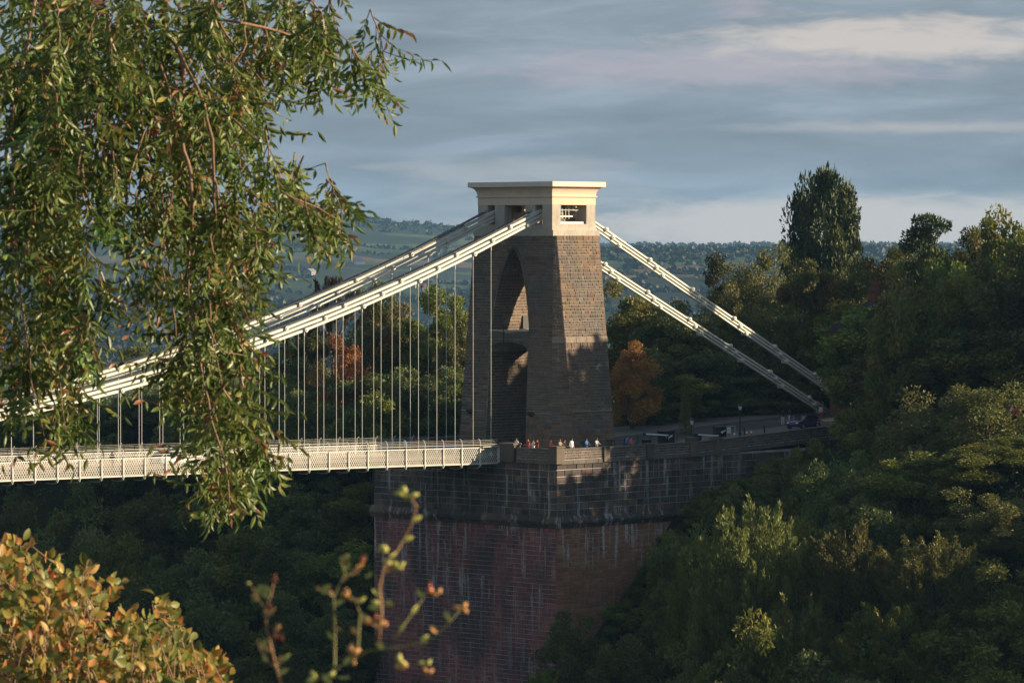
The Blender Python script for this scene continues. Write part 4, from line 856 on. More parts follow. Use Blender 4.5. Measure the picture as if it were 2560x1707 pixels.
# behind the bridge, left of the tower
tree(765, 585, 60, 446, 'sparse', 'thin brown half bare pine standing above the chains left of the tower', name='pine_tree')
tree(800, 765, 78, 424, 'rust', 'rust red tree seen through the hanger rods', name='beech_tree')
tree(862, 640, 48, 440, 'turning', 'reddish topped tree behind the chains')
tree(1000, 660, 85, 433, 'green', 'sunlit green tree behind the hangers close to the tower')
tree(905, 690, 80, 430, 'turning', 'green tree with orange patches behind the middle hangers')
tree(1065, 690, 45, 426, 'yellow', 'yellow green tree close against the left side of the tower')
tree(315, 778, 42, 480, 'dark', 'lone dark round tree above the chains on the left', )
for (u, v, hw, d, s) in [(640, 790, 60, 440, 'dark'), (700, 850, 70, 430, 'dark'), (900, 830, 90, 421, 'dark'), (1000, 820, 85, 418, 'dark'), (760, 880, 95, 421, 'dark'), (860, 900, 90, 416, 'green'), (660, 920, 80, 424, 'dark'), (560, 870, 75, 434, 'dark'), (460, 885, 75, 438, 'dark'), (360, 890, 75, 442, 'dark'), (260, 900, 75, 445, 'dark'), (160, 910, 80, 448, 'dark'), (60, 915, 85, 450, 'dark'), (1050, 880, 60, 415, 'dark'), (600, 960, 70, 425, 'dark'), (420, 950, 80, 432, 'dark'), (230, 960, 80, 436, 'dark'), (950, 740, 60, 428, 'green'), (1040, 760, 50, 424, 'dark'), (-30, 930, 80, 448, 'dark'), (700, 720, 50, 445, 'dark')]:
    tree(u, v, hw, d, s, 'dark woodland tree seen between the hanger rods behind the deck', 'trees behind the hangers')
tree(185, 1145, 105, 418, 'olive', 'paler rounded tree standing out on the dark slope under the deck')
for (u, v, hw, d, s) in [(20, 1120, 90, 425, 'dark'), (330, 1110, 90, 424, 'dark'), (470, 1100, 90, 422, 'dark'), (600, 1100, 90, 420, 'green'), (730, 1100, 90, 416, 'dark'), (840, 1110, 70, 412, 'green'), (80, 1240, 100, 412, 'dark'), (300, 1230, 100, 412, 'green'), (420, 1220, 95, 411, 'dark'), (560, 1210, 95, 410, 'green'), (690, 1220, 95, 408, 'dark'), (790, 1240, 80, 404, 'green'), (30, 1370, 100, 404, 'dark'), (180, 1350, 100, 404, 'dark'), (330, 1350, 100, 403, 'dark'), (480, 1340, 100, 402, 'dark'), (620, 1350, 95, 400, 'green'), (750, 1360, 80, 398, 'dark'), (240, 1470, 110, 396, 'dark'), (420, 1470, 110, 395, 'dark'), (580, 1480, 100, 394, 'dark'), (720, 1490, 90, 392, 'dark'), (830, 1430, 60, 394, 'dark'), (650, 1590, 100, 386, 'dark'), (480, 1590, 100, 387, 'dark'), (800, 1570, 80, 386, 'dark')]:
    tree(u, v, hw, d, s, 'dark shaded tree on the gorge slope below the bridge deck', 'trees below the deck')
# wood going on beyond the right edge of the frame, on the rim above the approach road
for (X, Y, H, r, sp_) in [(31, -37, 20, 6, 'dark'), (32, -43, 22, 4, 'sparse'), (40, -46, 21, 6, 'dark'), (38, -44, 25, 5, 'sparse'), (53, -38, 25, 6, 'dark'), (43, -40, 25, 5, 'dark'), (60, -44, 27, 6, 'dark'), (67, -52, 27, 7, 'dark'), (31, -50, 13, 5, 'sparse'), (47, -37, 21, 6.5, 'dark'), (38, -57, 15, 5, 'sparse'), (56, -52, 21, 6.5, 'dark'), (48, -82, 12, 6, 'dark'), (64, -76, 15, 7, 'dark'), (72, -50, 20, 7, 'dark')]:
    g = float(ground(X, Y)) - 0.5; i = cnt.get(sp_, 0); cnt[sp_] = i + 1; cr, tk = SP[sp_][i % len(SP[sp_])]; o = empty('broadleaf_tree', (X, Y, g), None, i * 1.7)
    for nm, me_ in (('crown', cr), ('trunk', tk)):
        c_ = bpy.data.objects.new(nm, me_); COL.objects.link(c_); c_.parent = o; c_.scale = (r / NOM_R, r / NOM_R, H / NOM_H)
    tag(o, 'tall woodland tree on the rim beyond the right edge', 'tree', 'trees of the wood on the right')
name_zone('trees behind the land chains', 'shaded tree behind land chains', 3); name_zone('trees on the lower right slope', 'dark tree on lower right slope', 3); name_zone('trees behind the hangers', 'dark tree behind the hangers', 3); name_zone('trees below the deck', 'dark tree below the deck', 4)
# undergrowth over the slopes
rng = np.random.default_rng(5); n = 170000
X = rng.uniform(-75, 70, n); Y = rng.uniform(-95, 110, n); ok = ~((X > -12) & (X < 60) & (np.abs(Y) < 13.2)); X, Y = X[ok], Y[ok]; n = len(X); Zg = ground(X, Y) + rng.uniform(-0.1, 1.4, n) ** 2 * (0.5 + np.sin(X * .9) * np.cos(Y * .8) * .5)
me = crown_mesh('undergrowth', np.stack([X, Y, Zg], -1), np.tile([0, 0, 0.5], (n, 1)), 0.38, 0.4, rng.uniform(0, 1, n), M['leaf_dark']); tag(link('undergrowth', me), 'dark undergrowth and ivy covering the gorge slopes', 'undergrowth', None, 'stuff')
# trees, hedges and copses of the far hills: too many and small to count
rng = np.random.default_rng(9); PP = []
def hill_pts(r, u): x, y = polar(r, u); return np.stack([x, y, hill_z(r, u)], -1)
n = 9000; r = rng.uniform(2300, 8200, n); u = rng.uniform(-300, 2750, n); den = fbm2(r / 330., u * r / F / 330., 21); keep = den > 0.3; PP.append(hill_pts(r[keep], u[keep]))
for k_ in range(150):                                   # hedgerows
    r0 = rng.uniform(2400, 7000); u0 = rng.uniform(-200, 2700); L = rng.uniform(60, 380); a_ = rng.choice([0.15, 1.4, 1.7, -0.1]) + rng.normal() * 0.15; m_ = int(L / 9); t = np.linspace(0, L, m_); PP.append(hill_pts(r0 + t * math.sin(a_), u0 + t * math.cos(a_) / r0 * F))
m_ = 420; u = np.sort(rng.uniform(-300, 1500, m_)); PP.append(hill_pts(np.full(m_, 6850.) + rng.uniform(-150, 60, m_), u)); u = rng.uniform(1450, 2700, 900); PP.append(hill_pts(rng.uniform(4200, 5100, 900), u)); u = rng.uniform(1480, 2700, 260); PP.append(hill_pts(rng.uniform(8000, 8190, 260), u))
PP = np.concatenate(PP); n = len(PP); sz = rng.uniform(3.0, 6.5, n); m_ = 14
i = np.repeat(np.arange(n), m_); d = rdir(len(i)); d[:, 2] = np.abs(d[:, 2]) * 1.15; P = PP[i] + d * sz[i][:, None] * rng.uniform(0.3, 1, len(i))[:, None]; Lg = unit(d + rdir(len(i))); sd = unit(np.cross(Lg, rdir(len(i)))); V, Fc = cards(P - Lg * sz[i][:, None] * .4, Lg, sd, sz[i] * 1.0, sz[i] * 0.9)
me = np_mesh('far_trees', V, Fc, rnd=rng.uniform(0, 1, len(i))); me.materials.append(M['leaf_far']); tag(link('far_trees', me), 'hedgerows and copses dotted over the far blue hills', 'far woods', None, 'stuff')
# far farmhouses and barns
M['white_wall'] = plain('white_render', (0.72, 0.70, 0.67), 0.8, 0.2, var=0.06); M['far_white'] = plain('far_white_wall', (0.34, 0.33, 0.32), 0.9, 0.1, var=0.1); M['roof_tile'] = plain('red_roof_tile', (0.30, 0.13, 0.09), 0.9, 0.1, var=0.2); M['slate'] = plain('pale_sheet_roof', (0.20, 0.21, 0.22), 0.9, 0.1, var=0.1); M['win'] = plain('far_window', (0.03, 0.035, 0.045), 0.2, 0.5)
def far_house(u, v, r, w, l, h, roof, label, rot=0.6, name='far_house'):
    best = None
    rr_ = np.linspace(2300, 6800, 1200); x, y = polar(rr_, np.full_like(rr_, u)); z = hill_z(rr_, np.full_like(rr_, u)); vv = HZ - (z - CAM[2]) / rr_ * F; k_ = int(np.argmin(np.abs(vv - v))); P = (x[k_], y[k_], z[k_] - 0.5)
    o = empty(name, P, None, rot); mb = MB(); mb.box(-l / 2, l / 2, -w / 2, w / 2, 0, h); mb.build('wall', M['far_white'], o)
    mb = MB(); mb.prism([(-w / 2 - .5, h - .3), (w / 2 + .5, h - .3), (0, h + w * 0.42)], 'x', -l / 2 - .5, l / 2 + .5); mb.build('roof', M[roof], o)
    for k_ in range(3):
        for sy in (-1, 1): mb = MB(); mb.box(-l / 3 + k_ * l / 3 - .8, -l / 3 + k_ * l / 3 + .8, sy * (w / 2 + .02) - .04, sy * (w / 2 + .02) + .04, h * .35, h * .7); mb.build('window', M['win'], o)
    tag(o, label, 'house' if 'barn' not in name else 'barn'); return o
far_house(748, 603, 0, 9, 17, 6, 'roof_tile', 'white farmhouse with reddish roof high on the far blue hillside')
far_house(898, 660, 0, 14, 30, 5, 'slate', 'long pale roofed barn in the middle of the far hillside', 0.9, 'far_barn')
far_house(777, 688, 0, 9, 15, 5, 'slate', 'small pale roofed barn left of the half bare pine', 0.4, 'far_barn')
far_house(1031, 719, 0, 8, 14, 5, 'slate', 'white house in the valley just above the near chain', 0.7)
far_house(1060, 724, 0, 7, 11, 5, 'roof_tile', 'small white house at the valley edge nearest the tower', 1.1)
far_house(288, 766, 0, 9, 20, 5, 'slate', 'white house in the valley seen past the hanging leaves', 0.5)
far_house(352, 771, 0, 8, 14, 5, 'slate', 'white cottage in the valley left of the middle hanging branch', 0.9)
# grey main road winding through the valley on the left
V_ = []; pr = [(372, 778), (380, 800), (392, 818), (405, 832), (425, 848), (450, 860)]
for (u, v) in pr:
    rr_ = np.linspace(2000, 6800, 1500); z = hill_z(rr_, np.full_like(rr_, float(u))); vv = HZ - (z - CAM[2]) / rr_ * F; k_ = int(np.argmin(np.abs(vv - v))); V_.append((rr_[k_], u))
vs = []
for (r_, u) in V_:
    for du in (-5, 5): x, y = polar(np.array(r_), np.array(u + du * F / r_)); vs.append((float(x), float(y), float(hill_z(np.array(float(r_)), np.array(u + du * F / r_))) + 4.0))
M['far_road'] = plain('far_road', (0.20, 0.20, 0.21), 0.9, 0.2)
tag(link('valley_road', np_mesh('valley_road', vs, [(2 * i, 2 * i + 1, 2 * i + 3, 2 * i + 2) for i in range(len(V_) - 1)]), M['far_road']), None, None, None, 'structure')
# brick house on the right, among the trees
M['brick'] = plain('red_brick', (0.17, 0.07, 0.05), 0.9, 0.15, var=0.3, scale=4)
P = at(2190, 742, 428); g = float(ground(P[0], P[1])); o = empty('brick_house', (P[0], P[1], g), None, 0.5); Hh = P[2] - g
mb = MB(); mb.box(-5, 5, -4, 4, 0, Hh - 3.5); mb.build('wall', M['brick'], o); mb = MB(); mb.prism([(-4.4, Hh - 3.6), (4.4, Hh - 3.6), (0, Hh - 0.4)], 'x', -5.3, 5.3); rf = mb.build('roof', M['win'], o)
for xx in (-0.1, -2.2):
    mb = MB(); mb.box(xx - .35, xx + .35, -.4, .4, Hh - 2, Hh + 1.7 + xx * .3); mb.box(xx - .45, xx + .45, -.5, .5, Hh + 1.3 + xx * .3, Hh + 1.5 + xx * .3); mb.tube([(xx, 0, Hh + 1.7 + xx * .3), (xx, 0, Hh + 2.2 + xx * .3)], 0.16, 8); mb.build('chimney', M['brick'], rf)
tag(o, 'red brick house whose chimneys show above the trees on the right', 'house')
P = at(2500, 1040, 388); o = empty('gabled_lodge', (P[0], P[1], P[2] - 1.5), None, 0.2); mb = MB(); mb.box(-2.2, 2.2, -2.0, 2.0, -4, 2.2); mb.build('wall', M['brick'], o); mb = MB(); mb.prism([(-2.3, 2.1), (2.3, 2.1), (0, 4.4)], 'y', -2.2, 2.2); mb.build('roof', M['roof_tile'], o)
mb = MB(); mb.box(-1.0, 1.0, -2.06, -1.98, 0.0, 1.6); mb.build('window', M['win'], o); mb = MB()
for (p, q_) in (((-2.5, -2.24, 1.95), (0, -2.24, 4.5)), ((2.5, -2.24, 1.95), (0, -2.24, 4.5))): mb.bar(p, q_, 0.1, 0.22)
mb.build('barge_board', M['white_wall'], o); tag(o, 'small red gabled lodge half hidden in trees near the right edge', 'house')

# ---------------------------------------------------------------- people
M['skin'] = plain('skin', (0.42, 0.26, 0.19), 0.6, 0.3, var=0.05); M['hair_dark'] = plain('dark_hair', (0.025, 0.018, 0.014), 0.6, 0.3); M['hair_fair'] = plain('fair_hair', (0.22, 0.15, 0.08), 0.6, 0.3); M['shoe'] = plain('shoe', (0.03, 0.03, 0.03), 0.6, 0.3)
CLOTH = {'white': (0.70, 0.68, 0.66), 'red': (0.52, 0.06, 0.045), 'orange': (0.70, 0.13, 0.03), 'dark': (0.03, 0.03, 0.035), 'blue': (0.07, 0.16, 0.34), 'maroon': (0.18, 0.04, 0.05), 'grey': (0.20, 0.20, 0.21), 'tan': (0.33, 0.25, 0.17), 'pale': (0.50, 0.52, 0.58), 'navy': (0.03, 0.04, 0.09)}
for k_, c_ in CLOTH.items(): M['c_' + k_] = plain('cloth_' + k_, c_, 0.9, 0.1, var=0.1, scale=12)
def body_mesh(pose):
    V = {}; E = []; Rr = {}
    def v(n, p, r, par=None):
        V[n] = (len(V), p); Rr[n] = r
        if par: E.append((V[par][0], V[n][0]))
    v('pel', (0, 0, 0.94), (.155, .11)); v('sp', (0, 0.0, 1.12), (.14, .105), 'pel'); v('che', (0, 0.01, 1.33), (.165, .12), 'sp'); v('nk', (0, 0.02, 1.475), (.058, .06), 'che'); v('h1', (0, -0.01, 1.57), (.078, .095), 'nk'); v('h2', (0, -0.005, 1.66), (.07, .085), 'h1'); v('h3', (0, 0.0, 1.705), (.045, .055), 'h2'); v('nose', (0, -0.105, 1.585), (.012, .012), 'h1')
    for s, n in ((-1, 'l'), (1, 'r')):
        v('sh' + n, (s * .185, 0.01, 1.40), (.062, .062), 'che')
        if pose == 'stand': el, wr, hd = (s * .235, 0.03, 1.12), (s * .245, -0.06, 0.88), (s * .245, -0.09, 0.80); fd = (0, -0.25, -1)
        elif pose == 'lean': el, wr, hd = (s * .25, -0.16, 1.15), (s * .14, -0.38, 1.12), (s * .10, -0.45, 1.12); fd = (-s * .4, -1, -.1)
        else: el, wr, hd = (s * .24, 0.10 * s, 1.13), (s * .24, -0.10 + 0.16 * s, 0.92), (s * .24, -0.15 + 0.18 * s, 0.86); fd = (0, -0.6, -0.8)
        v('el' + n, el, (.043, .043), 'sh' + n); v('wr' + n, wr, (.028, .03), 'el' + n); v('hd' + n, hd, (.034, .022), 'wr' + n)
        fd = np.array(fd, float); fd /= np.linalg.norm(fd); sd = np.array([0, 1, 0]) if abs(fd[1]) < .7 else np.array([1.0, 0, 0])
        for j, L in enumerate((.065, .078, .072, .056)):
            a_ = np.array(hd) + sd * (j - 1.5) * .019 + fd * .02; v(f'f{n}{j}', tuple(a_ + fd * L * .5), (.0085, .0085), 'hd' + n); v(f'g{n}{j}', tuple(a_ + fd * L + np.array([0, -.012, -.004])), (.0075, .0075), f'f{n}{j}')
        v('th' + n, tuple(np.array(wr) * .4 + np.array(hd) * .6 - sd * .042 + fd * .01), (.010, .010), 'hd' + n); v('tt' + n, tuple(np.array(hd) - sd * .05 + fd * .035), (.008, .008), 'th' + n)
        st = {'stand': 0.0, 'lean': 0.0, 'walk': 0.2 * s}[pose]
        v('hip' + n, (s * .09, 0, 0.88), (.09, .095), 'pel'); v('kn' + n, (s * .095, -st * .55 - .01, 0.48), (.062, .065), 'hip' + n); v('an' + n, (s * .10, -st + .02, 0.085), (.042, .045), 'kn' + n); v('toe' + n, (s * .115, -st - .15, 0.035), (.04, .03), 'an' + n)
    me = bpy.data.meshes.new('body'); me.from_pydata([p for _, p in V.values()], E, []); o = bpy.data.objects.new('tmp_body', me); COL.objects.link(o)
    md = o.modifiers.new('skin', 'SKIN'); sb = o.modifiers.new('sub', 'SUBSURF'); sb.levels = 1; sb.render_levels = 1
    for n, (i, _) in V.items(): sv = me.skin_vertices[0].data[i]; sv.radius = Rr[n]; sv.use_root = (n == 'pel')
    bpy.context.view_layer.update(); dg = bpy.context.evaluated_depsgraph_get(); m2 = bpy.data.meshes.new_from_object(o.evaluated_get(dg)); bpy.data.objects.remove(o)
    for p in m2.polygons:
        c_ = p.center
        p.use_smooth = True
        if c_.z > 1.475: mi = 0
        elif pose != 'lean' and c_.z < 0.90 and abs(c_.x) > 0.205: mi = 0
        elif pose == 'lean' and c_.y < -0.37: mi = 0
        elif c_.z < 0.075: mi = 3
        elif c_.z < 0.96: mi = 2
        else: mi = 1
        p.material_index = mi
    return m2
BODY = {p: body_mesh(p) for p in ('stand', 'lean', 'walk')}
hm = MB(); hm.sphere((0, 0.015, 1.655), 0.1, 10, (0.86, 1.06, 0.85)); hm.sphere((0, 0.05, 1.58), 0.085, 8, (0.9, 0.8, 1.0)); HAIR = hm.mesh('hair', True)
def person(X, Y, z, face, pose, top, legs, hair, label, group=None, h=1.0):
    me = BODY[pose].copy()
    for mm in (M['skin'], M['c_' + top], M['c_' + legs], M['shoe']): me.materials.append(mm)
    o = link('person', me); o.location = (X, Y, z); o.rotation_euler = (0, 0, face); o.scale = (h, h, h)
    hmesh = HAIR.copy(); hmesh.materials.append(M['hair_' + hair]); link('hair', hmesh, None, o); return tag(o, label, 'person', group)
PZ_ = 0.22
FX = -math.pi / 2; FY = 0.0     # facing the gorge over the parapet: towards -X or -Y
def at_front(u): return float(on_x(u, 1108, XA + 0.95)[1])
def at_side(u): return float(on_y(u, 1108, -YA + 1.0)[0])
for (u, pose, top, legs, hair, label, h) in [
    (1291, 'stand', 'white', 'dark', 'dark', 'person in white top beside the pier at the deck end', 1.0), (1320, 'lean', 'red', 'navy', 'dark', 'person in red top leaning on the parapet facing the gorge', 1.0),
    (1333, 'lean', 'white', 'grey', 'dark', 'person in white shirt at the parapet right of the red top', 0.95), (1343, 'lean', 'maroon', 'dark', 'dark', 'person in maroon top at the parapet', 0.98), (1377, 'stand', 'orange', 'navy', 'dark', 'person in bright orange top just left of the corner pier', 0.98)]:
    person(XA + 0.95, at_front(u), PZ_, FX, pose, top, legs, hair, label, 'people along the parapet', h)
for (u, pose, top, legs, hair, label, h) in [
    (1400, 'lean', 'tan', 'dark', 'fair', 'person in tan coat standing right of the corner pier', 1.03), (1411, 'lean', 'dark', 'dark', 'dark', 'person in dark jacket next to the tan coat', 1.0), (1429, 'stand', 'white', 'tan', 'dark', 'person in white shirt on the side parapet left of the blue jacket', 1.06),
    (1466, 'lean', 'blue', 'dark', 'dark', 'person in blue jacket at the side parapet', 1.0), (1492, 'lean', 'white', 'navy', 'fair', 'person in white top leaning at the side parapet below the tower edge', 1.0), (1568, 'lean', 'blue', 'dark', 'dark', 'person in blue standing with the orange top right of the tower', 1.0), (1577, 'lean', 'orange', 'dark', 'dark', 'person in orange top right of the tower beside the one in blue', 0.97)]:
    person(at_side(u), -YA + 1.0, PZ_, FY, pose, top, legs, hair, label, 'people along the parapet', h)
for (u, v, Y, face, pose, top, legs, hair, label) in [(1957, 1074, -3.0, 2.2, 'stand', 'dark', 'pale', 'dark', 'person in dark top and pale trousers standing on the approach road'), (1973, 1073, -2.4, 1.6, 'walk', 'dark', 'pale', 'dark', 'person in dark top walking beside another on the approach road'), (2052, 1068, -3.2, 3.0, 'stand', 'white', 'red', 'dark', 'person in white top behind the parked blue car')]:
    X = float(on_y(u, v, Y)[0]); person(X, Y, float(road_z(X)), face, pose, top, legs, hair, label)
for (u, Y, face, pose, top, legs, label) in [(1013, 3.9, FX, 'walk', 'white', 'dark', 'person in white top on the far footway left of the tower'), (1116, 3.9, FX, 'walk', 'dark', 'dark', 'person in dark clothes on the far footway beside the tower'), (1040, 3.8, FX, 'walk', 'orange', 'navy', 'person in orange on the far footway near the tower'), (281, -3.9, math.pi / 2, 'walk', 'maroon', 'dark', 'person in maroon walking on the near footway at the left'), (462, 3.9, FX, 'walk', 'dark', 'dark', 'person in dark clothes on the far footway behind the white car')]:
    X = float(on_y(u, 1120, Y)[0]); z = zd(X) - 0.02 if X < XA else 0.22; person(X, Y, z, face, pose, top, legs, 'dark', label)

# ---------------------------------------------------------------- cars
M['glass'] = plain('car_glass', (0.02, 0.025, 0.03), 0.08, 0.6); M['tyre'] = plain('tyre_rubber', (0.015, 0.015, 0.016), 0.9, 0.1); M['rim'] = plain('wheel_rim', (0.45, 0.45, 0.46), 0.35, 0.5, 0.8); M['lampglass'] = plain('lamp_glass', (0.75, 0.76, 0.78), 0.15, 0.6); M['tail'] = plain('tail_red', (0.35, 0.02, 0.02), 0.3, 0.5)
M['car_blue'] = plain('car_dark_blue', (0.025, 0.03, 0.10), 0.18, 0.6, var=0.03); M['car_white'] = plain('car_pale', (0.60, 0.66, 0.66), 0.25, 0.5, var=0.03)
def loft(mb, st):
    n = len(st[0]); b = []
    for s_ in st: b += s_
    f_ = []
    for i in range(len(st) - 1):
        for j in range(n): f_.append((i * n + j, i * n + (j + 1) % n, (i + 1) * n + (j + 1) % n, (i + 1) * n + j))
    f_ += [tuple(range(n))[::-1], tuple((len(st) - 1) * n + j for j in range(n))]; mb.add(b, f_)
def car(X, Y, z, rot, paint, label):
    o = empty('car', (X, Y, z), None, rot); st = []
    for (x, zb, zt, w) in [(-2.10, .42, .72, .66), (-2.02, .30, .88, .80), (-1.5, .24, .95, .87), (-0.6, .22, .96, .88), (0.6, .22, .95, .88), (1.1, .22, .90, .87), (1.75, .25, .80, .82), (2.02, .32, .68, .72), (2.10, .42, .58, .60)]:
        st.append([(x, -w * .94, zb), (x, -w, (zb + zt) / 2), (x, -w * .93, zt - .03), (x, -w * .7, zt), (x, w * .7, zt), (x, w * .93, zt - .03), (x, w, (zb + zt) / 2), (x, w * .94, zb)])
    mb = MB(); loft(mb, st); mb.build('body', paint, o, True)
    st = [[(x, -wb, zb), (x, -wt, zt), (x, wt, zt), (x, wb, zb)] for (x, zb, zt, wb, wt) in [(-1.95, .93, .96, .72, .68), (-1.30, .93, 1.36, .78, .60), (-.3, .93, 1.44, .79, .61), (.35, .93, 1.38, .79, .60), (1.12, .88, .92, .76, .70)]]
    mb = MB(); loft(mb, st); mb.build('window', M['glass'], o)
    st = [[(x, -w, z0), (x, -w * .9, z0 + .05), (x, w * .9, z0 + .05), (x, w, z0)] for (x, z0, w) in [(-1.36, 1.34, .60), (-.3, 1.43, .63), (.40, 1.37, .61)]]; mb = MB(); loft(mb, st); mb.build('roof', paint, o)
    mb = MB()
    for sy in (-1, 1):
        for (p, q_) in (((1.10, .74), (.38, .61)), ((-1.34, .60), (-1.93, .70))): mb.bar((p[0], sy * p[1], .92 if p[0] > 0 else 1.36), (q_[0], sy * q_[1], 1.39 if q_[0] > 0 else .96), .06, .06)
        mb.bar((-.35, sy * .80, .93), (-.35, sy * .63, 1.43), .05, .07)
    mb.build('pillar', paint, o)
    for x in (-1.32, 1.30):
        for sy in (-1, 1):
            w = empty('wheel', (x, sy * .78, .31), o); mb = MB(); mb.tube([(0, -.10, 0), (0, .10, 0)], .31, 14); mb.build('tyre', M['tyre'], w); mb = MB(); mb.tube([(0, -.112, 0), (0, .112, 0)], .20, 10); mb.build('rim', M['rim'], w)
    for sy in (-1, 1):
        mb = MB(); mb.sphere((2.0, sy * .55, .64), .12, 8, (.6, 1.2, .7)); mb.build('headlight', M['lampglass'], o); mb = MB(); mb.box(-2.10, -2.0, sy * .62 - .1, sy * .62 + .1, .66, .82); mb.build('tail_light', M['tail'], o); mb = MB(); mb.box(.75, .92, sy * .92 - .08, sy * .92 + .08, .93, 1.06); mb.build('mirror', paint, o)
    return tag(o, label, 'car')
X = float(on_y(2008, 1078, -8.2)[0]); car(X, -8.2, float(road_z(X)) + 0.12, math.pi + 0.12, M['car_blue'], 'dark blue car parked at the end of the approach road')
X = float(on_y(432, 1135, -1.4)[0]); car(X, -1.4, zd(X), math.atan(-0.0), M['car_white'], 'pale car crossing the bridge behind the hanging leaves')

# ---------------------------------------------------------------- road furniture
def lamp(u, v, Y, h, label):
    X = float(on_y(u, v, Y)[0]); o = empty('street_lamp', (X, Y, float(road_z(X)) + 0.12)); H = h
    mb = MB(); mb.tube([(0, 0, 0), (0, 0, .5)], [.16, .13], 8); mb.tube([(0, 0, .5), (0, 0, H - .75)], [.075, .05], 8); mb.tube([(0, 0, .48), (0, 0, .56)], .17, 8); mb.bar((-.25, 0, H - .95), (.25, 0, H - .95), .03, .03); mb.build('post', M['iron'], o)
    lt = empty('lantern', (0, 0, H - .75), o); mb = MB(); mb.tube([(0, 0, 0), (0, 0, .42)], [.12, .21], 6); mb.build('pane', M['lampglass'], lt); mb = MB(); mb.tube([(0, 0, .42), (0, 0, .5), (0, 0, .66), (0, 0, .74)], [.26, .22, .08, .03], 6); mb.tube([(0, 0, -.04), (0, 0, .01)], .13, 6)
    for j in range(6):
        t = math.pi / 3 * j; mb.bar((.122 * math.cos(t), .122 * math.sin(t), 0), (.215 * math.cos(t), .215 * math.sin(t), .42), .02, .02, (math.cos(t), math.sin(t), 0))
    mb.build('lantern_frame', M['iron'], lt); return tag(o, label, 'street lamp')
lamp(1729, 1094, -9.8, 2.75, 'black street lamp with pale lantern behind the parapet pier, left of two'); lamp(1850, 1090, -9.0, 3.5, 'taller black street lamp further along the approach road, right of two')
def cabinet(u0, u1, v0, v1, Y, d, label, arrow=False, name='barrier_cabinet'):
    a_, b_ = float(on_y(u0, v1, Y)[0]), float(on_y(u1, v1, Y)[0]); z0 = float(road_z(a_)) + .1; h = (v1 - v0) * .041; o = empty(name, (a_, Y, z0)); w = b_ - a_
    mb = MB(); mb.box(0, w, 0, d, 0, h - .06); mb.box(-.04, w + .04, -.04, d + .04, h - .058, h); mb.build('housing', M['iron'], o)
    if arrow: mb = MB(); mb.prism([(w * .2, h * .5), (w * .45, h * .32), (w * .45, h * .42), (w * .8, h * .62), (w * .76, h * .72), (w * .45, h * .55), (w * .42, h * .66)], 'y', -.02, -.005); mb.build('arrow', M['white_wall'], o)
    return tag(o, label, 'cabinet')
cabinet(1614, 1628, 1083, 1106, -8.5, .5, 'small black barrier cabinet nearest the tower'); cabinet(1659, 1687, 1066, 1098, -6.5, .8, 'large black kiosk box with white arrow nearest the tower', True, 'kiosk_box'); cabinet(1742, 1754, 1078, 1097, -8.5, .5, 'small black barrier cabinet between the two street lamps'); cabinet(1797, 1818, 1070, 1096, -6.5, .8, 'black kiosk box with white arrow between the street lamps', True, 'kiosk_box')
def arm(u0, v0, u1, v1, Y, label):
    a_ = on_y(u0, v0, Y); b_ = on_y(u1, v1, Y); o = empty('toll_barrier', (0, 0, 0)); mb = MB(); mb.bar(a_, b_, .07, .14); mb.build('arm', M['white_wall'], o); mb = MB(); mb.bar(a_ - (0.3, 0, 0), a_ + (.02, 0, 0), .12, .2); mb.build('counterweight', M['iron'], o)
    mb = MB(); p = b_ - (.1, 0, 0); mb.bar((p[0], p[1], float(road_z(p[0]))), p, .12, .12, (0, 1, 0)); mb.build('support_post', M['iron'], o); return tag(o, label, 'barrier')
arm(1614, 1084, 1671, 1088, -8.7, 'white toll barrier arm nearest the tower'); arm(1743, 1086, 1797, 1089, -8.7, 'white toll barrier arm between the street lamps')
xa, xb = uy(1545), uy(1812); o = empty('black_railing', (0, 0, 0)); tag(o, 'thin black iron railing along the footpath behind the parapet', 'railing')
xr = np.arange(xa, xb, 1.9)
for x in xr: mb = MB(); mb.tube([(x, -8.0, float(road_z(x)) + .1), (x, -8.0, float(road_z(x)) + 1.3)], .04, 6); mb.sphere((x, -8.0, float(road_z(x)) + 1.34), .07, 6); mb.build('post', M['iron'], o)
for h in (.45, .8, 1.15):
    mb = MB()
    for p, q_ in zip(xr[:-1], xr[1:]): mb.tube([(p, -8.0, float(road_z(p)) + h + .1), (q_, -8.0, float(road_z(q_)) + h + .1)], .022, 5)
    mb.build('rail', M['iron'], o)
X = float(on_y(1822, 1090, -6.8)[0]); o = empty('notice_board', (X, -6.8, float(road_z(X)) + .1)); mb = MB(); mb.box(-.25, .32, -.02, .02, .35, .95); mb.build('panel', M['white_wall'], o); mb = MB()
for x in (-.3, .95): mb.tube([(x, 0, 0), (x, 0, 1.05)], .025, 6)
mb.tube([(-.3, 0, 1.05), (.95, 0, 1.05)], .025, 6); mb.build('frame', M['lattice'], o); tag(o, 'small white notice board in a pale tube frame', 'sign')
M['cone_red'] = plain('cone_red', (0.5, 0.06, 0.03), 0.6, 0.3)
for (u, lab) in ((1836, 'red and white traffic cone beside the taller street lamp'), (1867, 'red and white traffic cone just right of the taller street lamp'), (1878, 'red and white traffic cone furthest along the approach road')):
    X = float(on_y(u, 1090, -8.6)[0]); o = empty('traffic_cone', (X, -8.6, float(road_z(X)) + .12)); mb = MB(); mb.box(-.19, .19, -.19, .19, 0, .05); mb.tube([(0, 0, .05), (0, 0, .3)], [.15, .10], 10); mb.tube([(0, 0, .52), (0, 0, .72)], [.06, .025], 10); mb.build('cone', M['cone_red'], o); mb = MB(); mb.tube([(0, 0, .3), (0, 0, .52)], [.101, .061], 10); mb.build('band', M['white_wall'], o); tag(o, lab, 'cone', 'traffic cones')
